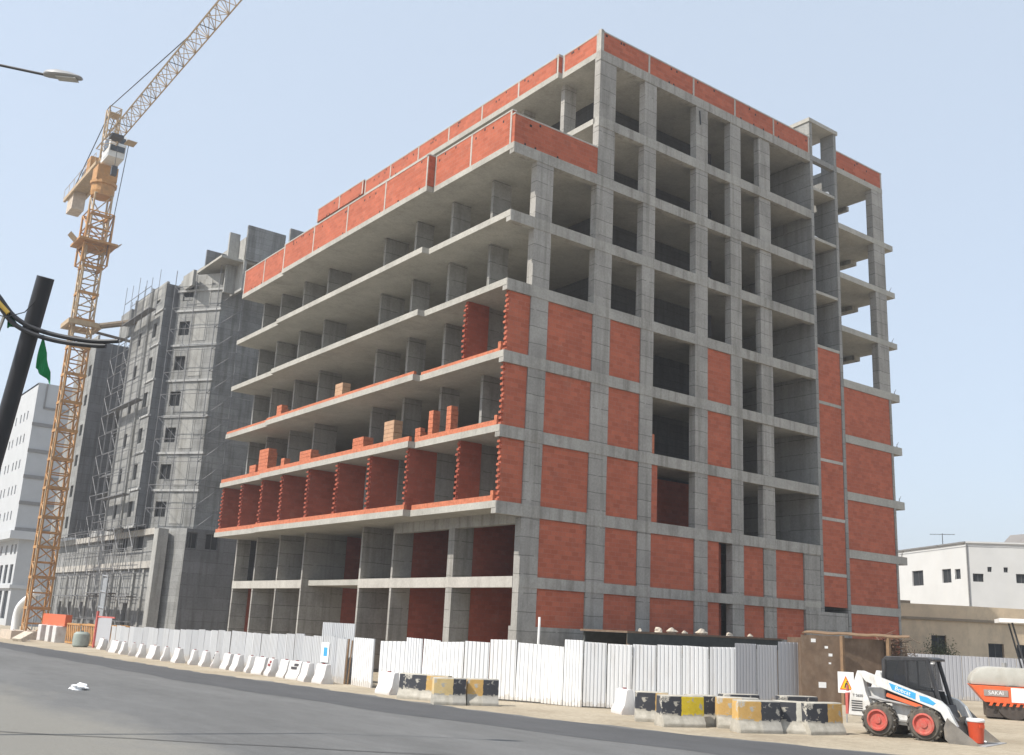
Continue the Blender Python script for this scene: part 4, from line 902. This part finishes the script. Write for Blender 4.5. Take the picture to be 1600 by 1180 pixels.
MB().extr([(-1.15,-0.55,0.35),(1.0,-0.55,0.30),(1.05,-0.55,0.62),(0.7,-0.55,0.85),(-1.15,-0.55,0.85)],(0,1.1,0)).build('chassis','lw',ld,bevel=0.02)
MB().extr([(-1.42,-0.82,0.48),(-0.95,-0.82,0.48),(-0.80,-0.82,0.80),(-0.92,-0.82,1.10),(-1.02,-0.82,1.62),(-1.14,-0.82,1.66),(-1.36,-0.82,1.05)],(0,0.24,0)).build('rear_upright','lw',ld,bevel=0.02)
MB().extr([(-1.42,0.58,0.48),(-0.95,0.58,0.48),(-0.80,0.58,0.80),(-0.92,0.58,1.10),(-1.02,0.58,1.62),(-1.14,0.58,1.66),(-1.36,0.58,1.05)],(0,0.24,0)).build('rear_upright','lw',ld,bevel=0.02)
MB().extr([(-1.45,-0.57,0.45),(-0.5,-0.57,0.45),(-0.5,-0.57,1.25),(-1.3,-0.57,1.2)],(0,1.14,0)).build('engine_cover','lw',ld,bevel=0.03)
bx('rear_bumper','redpost',ld,-1.50,-1.43,-0.8,0.8,0.50,1.05)
for s in (-1,1):
    y0 = -0.84 if s < 0 else 0.66
    arm = MB().extr([(-1.12,y0,1.62),(-1.0,y0,1.66),(1.02,y0,1.02),(1.20,y0,0.86),(1.42,y0,0.42),(1.22,y0,0.36),(1.02,y0,0.74),(0.86,y0,0.82),(-0.90,y0,1.38)],(0,0.18,0)).build('lift_arm','lw' ,ld,bevel=0.015)
    if s < 0:
        MB().extr([(-0.28,y0-0.004,1.395),(0.42,y0-0.004,1.175),(0.40,y0-0.004,1.015),(-0.20,y0-0.004,1.215)],(0,0.006,0)).build('decal','blue',arm)
        MB().extr([(0.50,y0-0.004,1.13),(0.72,y0-0.004,1.09),(0.92,y0-0.004,0.96),(0.84,y0-0.004,0.90),(0.52,y0-0.004,0.99)],(0,0.006,0)).build('decal','blue',arm)
        text_mesh('Bobcat', 0.15, 0.002, Matrix.Translation((0.08,y0-0.008,1.205))@Matrix.Rotation(R_(17),4,'Y')@Matrix.Rotation(R_(90),4,'X'), 'lettering','whitep',arm)
        text_mesh('T S650', 0.10, 0.002, Matrix.Translation((-1.14,y0+0.012,1.0))@Matrix.Rotation(R_(90),4,'X'), 'lettering','decal',ld)
    MB().obox((0.15,y0+0.09,0.94),(0.52,0,-0.14),(0,0.05,0),(0.014,0,0.045)).build('link_bar','orange',ld)
    MB().tube((-0.85,y0+0.09,0.98),(0.75,y0+0.09,0.80),0.035,8).build('lift_cylinder','lg',ld)
    MB().tube((1.0,y0+0.2,0.95),(1.42,y0+0.2,0.55),0.04,8).build('tilt_cylinder','steel',ld)
mb = MB()
for i in range(5): mb.box(-1.32,-1.02,-0.828,-0.818,0.60+0.06*i,0.63+0.06*i)
mb.build('vent_slots','ldark',ld,kind='stuff')
bx('work_light','lid',ld,0.70,0.76,-0.42,-0.28,1.93,2.0); bx('tail_light','redpost',ld,-1.47,-1.43,-0.80,-0.70,1.1,1.25); bx('step','lg',ld,-0.25,0.25,-0.62,-0.50,0.42,0.46)
MB().path([(0.75,-0.62,0.9),(0.95,-0.60,0.75),(1.15,-0.55,0.7),(1.3,-0.55,0.5)],0.018,6).build('hose','ldark',ld); MB().path([(-0.9,-0.6,1.0),(-0.6,-0.66,0.86),(-0.2,-0.63,0.9),(0.2,-0.6,0.82)],0.02,6).build('hose','ldark',ld)
MB().tube((-1.2,0.2,1.2),(-1.2,0.2,1.55),0.04,8).build('exhaust','steel',ld)
# cab: dark frame with roof, mesh side windows, seat
cabr = MB().extr([(-0.55,-0.46,2.02),(-0.48,-0.46,2.08),(0.62,-0.46,2.10),(0.80,-0.46,2.06),(0.80,-0.46,2.00),(-0.55,-0.46,1.95)],(0,0.92,0)).build('cab_roof','ldark',ld,bevel=0.02)
for s in (-1,1):
    y = s*0.45
    mb = MB().tube((-0.55,y,1.1),(-0.52,y,2.0),0.05,6); mb.build('cab_post','ldark',ld)
    MB().tube((0.62,y,2.03),(0.95,y,0.75),0.055,6).build('cab_post','ldark',ld)
    MB().extr([(-0.55,y-0.02,0.85),(0.82,y-0.02,0.85),(0.74,y-0.02,1.22),(-0.55,y-0.02,1.30)],(0,0.04,0)).build('cab_side','ldark',ld)
    MB().extr([(-0.52,y-0.008,1.30),(0.70,y-0.008,1.24),(0.60,y-0.008,2.0),(-0.52,y-0.008,1.97)],(0,0.016,0)).build('side_window','screen',ld)
    MB().tube((0.08,y,1.28),(0.06,y,2.0),0.03,6).build('window_bar','ldark',ld)
bx('cab_back','ldark',ld,-0.60,-0.54,-0.44,0.44,0.85,2.0); bx('seat','seatb',ld,-0.25,0.25,-0.26,0.26,0.85,1.05); bx('seat_back','seatb',ld,-0.34,-0.22,-0.26,0.26,1.05,1.6)
MB().tube((0.55,-0.25,0.85),(0.48,-0.25,1.3),0.02,6).build('lever','steel',ld); MB().tube((0.55,0.25,0.85),(0.48,0.25,1.3),0.02,6).build('lever','steel',ld)
MB().extr([(0.80,-0.44,0.45),(1.15,-0.44,0.45),(1.02,-0.44,0.9),(0.8,-0.44,0.9)],(0,0.88,0)).build('front_panel','ldark',ld)
# bucket: curved back, floor with cutting edge, side plates
W2 = 0.93
prof = [(2.02,0.02),(1.25,0.03),(1.14,0.14),(1.12,0.40),(1.20,0.62)]
mb = MB(); n = len(prof); vs = []
for off in (0.0, 0.025):
    for x, z in prof: vs += [(x-off*0.6,-W2,z-off),(x-off*0.6,W2,z-off)]
for i in range(n-1):
    mb_f = [(2*i,2*i+1,2*i+3,2*i+2),(2*n+2*i,2*n+2*i+2,2*n+2*i+3,2*n+2*i+1),(2*i,2*i+2,2*n+2*i+2,2*n+2*i),(2*i+1,2*n+2*i+1,2*n+2*i+3,2*i+3)]
    mb.f += mb_f
mb.f += [(0,2*n,2*n+1,1),(2*n-2,2*n-1,4*n-1,4*n-2)]; mb.v = [tuple(v) for v in vs]
bk = mb.build('bucket','bucket',ld)
for y in (-W2,W2-0.02): MB().extr([(1.98,y,0.02),(1.25,y,0.03),(1.14,y,0.14),(1.12,y,0.40),(1.20,y,0.62)],(0,0.02,0)).build('bucket_side','bucket',bk)
bx('cutting_edge','lg',bk,1.93,2.10,-W2-0.01,W2+0.01,0.004,0.028)
# cooler standing in the bucket
f2, l2 = Vector((math.cos(HD),math.sin(HD),0)), Vector((-math.sin(HD),math.cos(HD),0))
cp = Vector((-0.30,-18.05,gz(-18)))+f2*1.66+l2*(-0.12)
ck = thing('water_cooler','orange red drinks cooler with a white lid in the loader bucket','cooler',(cp.x,cp.y,cp.z+0.03),0.4,local=True); LOCAL.add(ck.name)
MB().lathe([(0.155,0),(0.165,0.01),(0.205,0.50),(0.21,0.52)],(0,0,0),'z',24).build('body','cooler',ck,smooth=True)
MB().lathe([(0.215,0.52),(0.222,0.53),(0.222,0.575),(0.20,0.60),(0.0,0.605)],(0,0,0),'z',24).build('lid','lid',ck,smooth=True)
MB().obox((-0.15,-0.155,0.42),(0.05,-0.05,0),(0.012,0.012,0),(0,0,0.04)).build('handle','cooler',ck); MB().tube((-0.02,-0.17,0.06),(-0.03,-0.23,0.05),0.02,8).build('tap','lid',ck)

# ------------------------------------------------------------------ road roller, partly out of the picture
RR = R_(-57)
ro = thing('road_roller','orange and cream road roller with a canopy at the right edge','roller',(12.1,-14.9,gz(-14)),RR,local=True); LOCAL.add(ro.name)
# local x runs along the machine to the right, y away from the road
def lr(prof, y0, y1, name, mat, **k): return MB().extr([(x,y0,z) for x,z in prof],(0,y1-y0,0)).build(name,mat,ro,**k)
hood = [(-1.85,1.16),(3.6,1.16),(3.6,1.78),(-1.2,1.82),(-1.5,1.76),(-1.75,1.55),(-1.85,1.35)]
lr(hood,-0.75,0.75,'hood','cream',bevel=0.10,smooth=True)
lr([(-1.86,1.15),(3.7,1.15),(3.7,0.50),(-1.4,0.58)],-0.85,0.85,'side_body','rorange',bevel=0.02)
bd = bx('badge','plate',ro,-1.42,-0.62,-0.872,-0.852,0.80,1.02); text_mesh('SAKAI',0.19,0.003,Matrix.Translation((-1.02,-0.875,0.91))@Matrix.Rotation(R_(90),4,'X'),'lettering','whitep',bd)
bx('white_panel','whitep',ro,-0.52,0.2,-0.868,-0.85,0.62,1.12)
mb = MB()
for i in range(22): mb.obox((-1.2+0.22*i,-0.862,0.53),(0.05,0,0),(0,0.015,0),(0.03,0,0.06))
mb.build('scraper_teeth','rorange',ro,kind='stuff')
for x in (-0.45,2.7): MB().lathe([(0.12,-0.8),(0.58,-0.8),(0.6,-0.77),(0.6,0.77),(0.58,0.8),(0.12,0.8)],(x,0,0.60),'y',32).build('drum','drum',ro,smooth=True)
bx('shadow_fill_frame','drum',ro,-1.35,3.5,-0.70,0.70,0.07,0.56)  # under frame enlarged into a dark block standing for the shadow below
bx('canopy','lid',ro,-0.75,2.6,-0.95,0.95,3.42,3.56)
for x, y in ((-0.3,-0.6),(-0.3,0.6),(2.3,-0.6),(2.3,0.6)): MB().tube((x+0.35,y,1.75),(x,y,3.42),0.035,6).build('canopy_post','steel',ro)
MB().tube((1.2,0,1.7),(0.95,0,2.3),0.03,6).build('steering_column','steel',ro); MB().lathe([(0.19,-0.015),(0.19,0.015),(0.16,0.015),(0.16,-0.015)],(0.95,0,2.32),'z',16).build('steering_wheel','steel',ro)
bx('seat','ldark',ro,1.6,2.1,-0.3,0.3,1.75,2.3); MB().tube((-0.6,0.1,1.8),(-0.6,0.1,1.98),0.08,10).build('filler_cap','lg',ro)
MB().tube((0.6,0.4,1.8),(0.6,0.4,2.45),0.05,8).build('exhaust','steel',ro)

# ------------------------------------------------------------------ fences and houses on the right
rfz = thing('site_fence','grey sheet fence in front of the tan house behind the loader','fence',(24,-6,gz(-6)))
pA, pB = Vector((21.5,-4.4)), Vector((31.5,-14.5))
for i in range(5):
    a = pA+(pB-pA)*(i/11); b = pA+(pB-pA)*((i+0.98)/11); ribbed(MB(),a,b,gz(-9),gz(-9)+2.12,7).build('sheet_panel','gsheet',rfz,fix=False)
lw_ = thing('low_wall','plain pale grey low wall behind the roller','wall',(29,-12,gz(-12)))
for i in range(3):
    a = pA+(pB-pA)*(0.47+0.26*i); b = pA+(pB-pA)*(0.47+0.26*i+0.255); d_ = (b-a).normalized(); c_ = (a+b)/2
    MB().obox((c_.x+0.25,c_.y+0.2,gz(-12)+0.9),(d_.x*(b-a).length/2,d_.y*(b-a).length/2,0),(d_.y*0.08,-d_.x*0.08,0),(0,0,0.9)).build('wall_panel','greyr',lw_); MB().box(b.x-0.02,b.x+0.1,b.y-0.05,b.y+0.07,gz(-12),gz(-12)+(3.1 if i == 0 else 2.0)).build('post','steel',lw_)
th = thing('tan_house','flat roofed tan house with a projecting ledge right of the brick building','house',(49,7,0))
cT = Vector((48.1,7.1)); lT = cT+Vector((-0.80,0.6))*16; rT = cT+Vector((0.90,-0.44))*17
def hwall(p, q, z0, z1, ops, mat='tan', root=th, **k): add_wall(root,'wall',mat,p,q,z0,z1,ops,**k)
hwall(tuple(lT), tuple(cT), gz(0)-0.2, 5.65, [(13.2,14.3,2.1,3.4)])
hwall(tuple(cT), tuple(rT), gz(0)-0.2, 5.65, [(1.6,2.9,0.1,3.0),(4.0,5.0,1.6,3.0),(6.6,7.5,1.8,3.2)])
MB().prism([tuple(cT+Vector((-0.06,-0.16))), tuple(rT+Vector((-0.06,-0.16))), tuple(rT+Vector((0.44,0.9))*8), tuple(lT+Vector((0.6,0.8))*8), tuple(lT+Vector((-0.1,-0.14)))], 4.5, 4.68).build('ledge','tand',th)
MB().prism([tuple(cT+Vector((0.05,0.1))), tuple(rT), tuple(rT+Vector((0.44,0.9))*8), tuple(lT+Vector((0.6,0.8))*8), tuple(lT)], 5.2, 5.3).build('roof','tand',th)
for s in (3.5,8.0,11.0):
    p = lT+(cT-lT)*(s/16); MB().obox((p.x+0.2,p.y+0.25,5.75),(0.64,-0.48,0),(0.1,0.13,0),(0,0,0.12)).build('roof_upstand','tand',th)
shb = thing('shrub','dry green shrub in front of the tan house','shrub',(44.5,7.5,gz(0))); mb = MB()
for _ in range(2600):
    c = Vector((44.5+random.gauss(0,0.5),7.3+random.gauss(0,0.5),1.7+random.gauss(0,0.6))); c.z = max(0.1,c.z); d = Vector((random.gauss(0,1),random.gauss(0,1),random.gauss(0,1))).normalized()*0.075; e = d.cross(Vector((random.random(),random.random(),1))).normalized()*0.035
    mb.add([c-d,c+e,c+d,c-e],[(0,1,2,3)])
mb.build('foliage','shrub',shb,kind='stuff',fix=False)
for i in range(5): MB().tube((44.5+0.2*math.sin(i*2),7.3+0.2*math.cos(i*2),gz(0)),(44.5+0.7*math.sin(i*2),7.3+0.7*math.cos(i*2),1.9),0.04,5).build('stem','timber',shb)
wh = thing('white_house','long white flat roofed building in the distance on the right','building',(71.8,20,0))
cW = Vector((71.8,20.0)); lW = cW+Vector((0.49,0.872))*34; rW = cW+Vector((0.66,-0.75))*20
wlen = 34
hwall(tuple(lW), tuple(cW), gz(0)-0.2, 12.9, [(wlen-10.6,wlen-8.3,9.0,10.6),(wlen-4.6,wlen-2.9,9.1,10.5),(wlen-17.0,wlen-15.2,9.0,10.4)]+[(wlen-2.2,wlen-1.2,9.4,10.4)], 'white', wh)
hwall(tuple(cW), tuple(rW), gz(0)-0.2, 12.9, [(0.5,1.5,9.1,9.9),(1.9,2.3,10.1,10.6),(3.4,3.8,10.1,10.6),(4.5,5.5,9.1,10.0),(8.4,9.6,9.2,10.1),(0.8,1.5,3.0,3.5),(2.4,2.8,3.1,3.6),(3.6,4.0,3.1,3.6),(4.9,5.8,2.7,3.3),(9.0,10.2,2.7,3.4)], 'white', wh)
MB().prism([tuple(cW),tuple(rW),tuple(rW+Vector((20,14))),tuple(lW+Vector((12,-6))),tuple(lW)],12.5,12.6).build('roof','greyr',wh)
bx('downpipe','darkband',wh,71.70,71.80,19.86,19.96,2.5,12.9)
MB().obox((Vector((*((lW+cW)/2),12.98))),Vector((0.49,0.872,0))*17,Vector((0.12,-0.07,0)),(0,0,0.08)).build('coping','darkband',wh); MB().obox((Vector((*((rW+cW)/2),12.98))),Vector((0.66,-0.75,0))*10,Vector((0.1,0.09,0)),(0,0,0.08)).build('coping','white',wh)
bx('shutter','timber',wh,77.85,78.0,12.9,13.1,9,10.6)
def dish(x, y, z, s, label):
    r = thing('satellite_dish',label,'satellite dish',(x,y,z),group='satellite dishes on the white building')
    MB().lathe([(0.02,0.0),(s*0.5,-0.03),(s*0.85,-0.10),(s,-0.18),(s,-0.2),(0.02,-0.03)],(x,y-0.2,z),'y',16).build('reflector','lid',r,smooth=True); MB().tube((x,y-0.2,z),(x+0.25,y+0.25,z-0.15),0.04,6).build('bracket','galv',r); MB().tube((x,y-0.2,z-s*0.7),(x,y-0.75,z),0.02,5).build('feed_arm','galv',r)
dish(73.4,22.3,9.6,0.62,'round satellite dish before the white building window'); dish(72.3,20.3,9.8,0.5,'satellite dish nearest the corner of the white building')
an = thing('roof_aerial','thin television aerial on the roof of the white building','aerial',(73.8,23.6,12.95)); mb = MB().tube((73.8,23.6,12.9),(73.8,23.6,14.2),0.04,5).tube((73.2,24.6,14.1),(74.4,22.6,14.1),0.03,5)
for i in range(6): mb.tube((73.2+0.24*i-0.25,24.6-0.4*i-0.2,14.1),(73.2+0.24*i+0.25,24.6-0.4*i+0.2,14.1),0.025,4)
mb.build('elements','steel',an)

# ------------------------------------------------------------------ street lamp at the top left
sl = thing('street_lamp','grey street lamp head on a long thin arm at the top left','street lamp',(-26.6,-12.0,gz(-12)))
P_ = [Vector((-26.6,-12.0,13.2)),Vector((-25.6,-12.6,13.15)),Vector((-24.5,-13.03,12.87)),Vector((-23.88,-13.47,12.76)),Vector((-23.15,-13.97,12.62))]
MB().tube((-26.6,-12.0,gz(-12)),(-26.6,-12.0,13.2),0.11,12,0.06).build('pole','galv',sl,smooth=True)
MB().path(P_,0.028,8).build('arm','steel',sl,smooth=True)
ax = (P_[-1]-P_[-2]).normalized(); ax = Vector((0.80,-0.59,-0.06)).normalized(); sd = ax.cross(Vector((0,0,1))).normalized(); uu = sd.cross(ax)
o = Vector((-23.15,-13.97,12.62)); sec = [(0.0,0.05,0.055),(0.06,0.105,0.09),(0.25,0.135,0.12),(0.5,0.13,0.09),(0.72,0.085,0.03),(0.76,0.05,0.01)]
vs, fs, nn = [], [], 12
for t, w, h in sec:
    for j in range(nn):
        a = 2*math.pi*j/nn; zc = math.sin(a); vs.append(o+ax*t+sd*(w*math.cos(a))+uu*(h*zc if zc > 0 else 0.045*zc)+uu*0.01)
for i in range(len(sec)-1):
    for j in range(nn): fs.append((i*nn+j,i*nn+(j+1)%nn,(i+1)*nn+(j+1)%nn,(i+1)*nn+j))
fs += [tuple(range(nn)),tuple(range(len(vs)-nn,len(vs)))]
hd = MB().add(vs,fs).build('lamp_head','lamp',sl,smooth=True)
MB().obox(o+ax*0.47-uu*0.045,ax*0.20,sd*0.09,uu*0.012).build('lens','lens',hd,bevel=0.006)

# ------------------------------------------------------------------ leaning pole with arched tubes and green flags
pt, pbm = Vector((-24.11,-22.71,5.87)), Vector((-24.18,-22.16,4.26)); dv = (pbm-pt).normalized(); foot = pt+dv*((pt.z-gz(-20))/-dv.z)
po = thing('leaning_pole','thick dark leaning pole at the left edge','pole',tuple(foot))
MB().tube(foot,pt,0.09,20).build('shaft','pole',po,smooth=True); MB().lathe([(0.16,-0.02),(0.16,0.06),(0.11,0.08)],(foot.x,foot.y,foot.z),'z',16).build('base_collar','pole',po)
arcs = [[(-24.75,-22.25,5.95),(-24.47,-22.37,5.66),(-24.27,-22.46,5.42),(-24.06,-22.58,5.30),(-23.82,-22.73,5.235),(-23.54,-22.93,5.20),(-23.32,-23.09,5.215)],
        [(-24.75,-22.25,5.86),(-24.47,-22.37,5.58),(-24.27,-22.46,5.345),(-24.06,-22.58,5.235),(-23.82,-22.73,5.175),(-23.54,-22.93,5.15),(-23.42,-23.01,5.155)]]
def smooth_path(P, k=5):
    P = [Vector(p) for p in P]; out = []
    for i in range(len(P)-1):
        a, b, c, d = P[max(i-1,0)], P[i], P[i+1], P[min(i+2,len(P)-1)]
        for j in range(k):
            t = j/k; out.append(0.5*((2*b)+(c-a)*t+(2*a-5*b+4*c-d)*t*t+(3*b-a-3*c+d)*t**3))
    return out+[P[-1]]
off = Vector((-0.05,-0.05,0))
for A_ in arcs: MB().path([Vector(p)+off for p in smooth_path(A_)],0.026,8).build('arched_tube','pole',po,smooth=True)
MB().path([Vector(p)+off+Vector((-0.01,-0.02,0.0)) for p in smooth_path([(-24.75,-22.25,5.90),(-24.47,-22.37,5.60),(-24.32,-22.44,5.44)])],0.024,8).build('gold_wrap','gold',po)
MB().path([pt+Vector((0,0,-0.18)),pt+Vector((-0.14,0.05,-0.42)),pt+Vector((-0.3,0.1,-0.50)),pt+Vector((-0.45,0.15,-0.48))],0.006,5).build('loose_wire','steel',po)
def pennant(pts, label, name='pennant_flag', mat='green', nrow=8):
    a, b, c = map(Vector, pts); vs = []; n_ = nrow
    nrm = (b-a).cross(c-a).normalized(); mb = MB(); idx = {}
    for th_ in (0, 0.004):
        for i in range(n_+1):
            for j in range(i+1):
                p = a+(b-a)*((i-j)/n_)+(c-a)*(j/n_); p = p+nrm*(0.035*math.sin(j*1.3+i*0.5)*i/n_+th_); idx[th_,i,j] = len(vs); vs.append(p)
    fs = []
    for th_ in (0, 0.004):
        for i in range(n_):
            for j in range(i+1):
                fs.append((idx[th_,i,j],idx[th_,i+1,j],idx[th_,i+1,j+1]))
                if j < i: fs.append((idx[th_,i,j],idx[th_,i+1,j+1],idx[th_,i,j+1]))
    return tag(mb.add(vs,fs).build(name,mat,None,fix=False,smooth=True),label,'flag','flags hanging from the arched tubes')
pennant([(-24.02,-22.62,5.26),(-24.03,-22.50,4.90),(-23.85,-22.58,4.73)],'large green triangular flag hanging right of the leaning pole')
pennant([(-24.36,-22.45,5.50),(-24.36,-22.42,5.30),(-24.26,-22.47,5.33)],'small crumpled green flag left of the leaning pole')
tag(MB().path([(-24.40,-22.46,5.46),(-24.44,-22.42,5.2),(-24.46,-22.40,5.0),(-24.42,-22.40,4.85)],0.018,5).build('torn_rag','rag'),'torn grey rag dangling left of the leaning pole','rag')

# ------------------------------------------------------------------ crane yard at the far left
def yard_mast(x, y, label):
    r = thing('stored_mast_section',label,'crane section',(x,y,gz(y)),group='stored crane sections'); mb = MB()
    w, h, L = 0.75, 1.5, 3.6; y0 = y-L/2
    for a in (-w,w):
        for z in (0.1,h): mb.tube((x+a,y0,gz(y)+z),(x+a,y0+L,gz(y)+z),0.08,5)
    for i in range(7):
        yy_ = y0+L*i/6
        for a in (-w,w): mb.tube((x+a,yy_,gz(y)+0.1),(x+a,yy_,gz(y)+h),0.05,4)
        mb.tube((x-w,yy_,gz(y)+h),(x+w,yy_,gz(y)+h),0.05,4)
        if i < 6:
            for a in (-w,w): mb.tube((x+a,yy_,gz(y)+0.1),(x+a,yy_+L/6,gz(y)+h),0.045,4)
    mb.build('lattice','cr',r); return r
yard_mast(-3.6,47.0,'nearest orange lattice crane section lying at the end of the hoarding'); yard_mast(-3.7,51.0,'second orange lattice crane section, behind the nearest one')
yard_mast(-1.8,48.8,'orange lattice crane section closest to the grey building')
tag(MB().box(-4.4,-3.9,54.0,61.5,0.85,1.75).build('red_girder','orange'),'long red orange girder lying on white blocks under the crane','girder')
for i, y in enumerate((55.0,57.2,60.0)): tag(MB().box(-4.9,-3.6,y-0.55,y+0.55,gz(60),0.85).build('white_bag_block','jersey',bevel=0.08),['white block under the near end of the red girder','white block under the middle of the red girder','white block under the far end of the red girder'][i],'block','blocks under the girder')
r = thing('site_gate','grey sheet gate with a red frame at the end of the hoarding','gate',(-5.2,39.5,gz(40)))
ribbed(MB(),(-5.0,42.6),(-5.2,38.6),gz(40)+0.15,gz(40)+2.1,14).build('leaf','gsheet',r,fix=False); bx('frame_post','redpost',r,-5.12,-4.98,42.6,42.8,gz(40),2.2); bx('frame_rail','redpost',r,-5.06,-4.98,38.6,42.6,gz(40)+2.1,gz(40)+2.2)
tk = thing('plastic_drum','grey green plastic drum beside the crane sections','drum',(-5.6,44.0,gz(44))); MB().lathe([(0.45,0),(0.55,0.1),(0.58,0.5),(0.55,0.9),(0.4,1.05),(0.0,1.08)],(-5.6,44.0,gz(44)),'z',18).build('body','tank',tk,smooth=True); MB().lathe([(0.12,1.08),(0.12,1.14),(0,1.15)],(-5.6,44.0,gz(44)),'z',10).build('cap','ldark',tk)
for i, (x, y, a) in enumerate(((-6.2,58.0,80),(-6.4,62.5,95),(-6.8,67,88),(-7.0,71.5,92),(-7.2,76,85))):
    copy_thing(jw,(x,y,gz(y)),R_(a),'white plastic barrier beyond the crane sections, %s from the gate' % ('first','second','third','fourth','fifth')[i])
ch = thing('white_chute','white bent pipe chute standing at the far left by the crane','chute',(-3.6,72,gz(60)))
MB().path(smooth_path([(-3.9,74.0,gz(60)),(-3.9,74.0,1.6),(-3.7,73.0,2.6),(-3.3,70.0,3.6)]),0.38,10).build('pipe','whitep',ch,smooth=True); MB().tube((-3.3,70,gz(60)),(-3.3,70,3.3),0.07,6).build('prop','galv',ch)
mx = thing('stone_heap','pale broken stone slab lying by the roadside at the far left','stone',(-7.2,54.5,gz(54))); MB().obox((-7.2,54.5,gz(54)+0.35),(0.5,0.3,0.28),(-0.25,0.5,0),(-0.1,0,0.16)).build('slab_piece','rubble',mx,bevel=0.05)
# plastic bag on the carriageway
bm = bmesh.new(); bmesh.ops.create_icosphere(bm,subdivisions=3,radius=1)
for v in bm.verts:
    k = 1+0.25*math.sin(5*v.co.x+1)*math.sin(4*v.co.y)+0.2*math.sin(7*v.co.z+3*v.co.x); v.co = Vector((v.co.x*0.24*k,v.co.y*0.26*k,max(-0.5,v.co.z)*0.12*k))
me = bpy.data.meshes.new('plastic_bag'); bm.to_mesh(me); bm.free(); me.materials.append(MT['bag'])
o = bpy.data.objects.new('plastic_bag',me); COL.objects.link(o); o.location = (-17.24,-0.67,gz(0)+0.07); tag(o,'white plastic bag lying on the carriageway','bag')

# ------------------------------------------------------------------ hot dusty air
HAZE = 0.0008
if HAZE:
    hm = bpy.data.materials.new('dusty_air'); hm.use_nodes = True; hn = hm.node_tree.nodes; hl = hm.node_tree.links
    hn.remove(hn['Principled BSDF']); pv = hn.new('ShaderNodeVolumePrincipled'); pv.inputs['Color'].default_value = (0.93, 0.95, 1.0, 1); pv.inputs['Density'].default_value = HAZE; pv.inputs['Anisotropy'].default_value = 0.2
    hl.new(pv.outputs[0], hn['Material Output'].inputs['Volume'])
    MB().box(-1250,1250,-1250,1250,-6,104).build('haze', hm, None, kind='stuff')
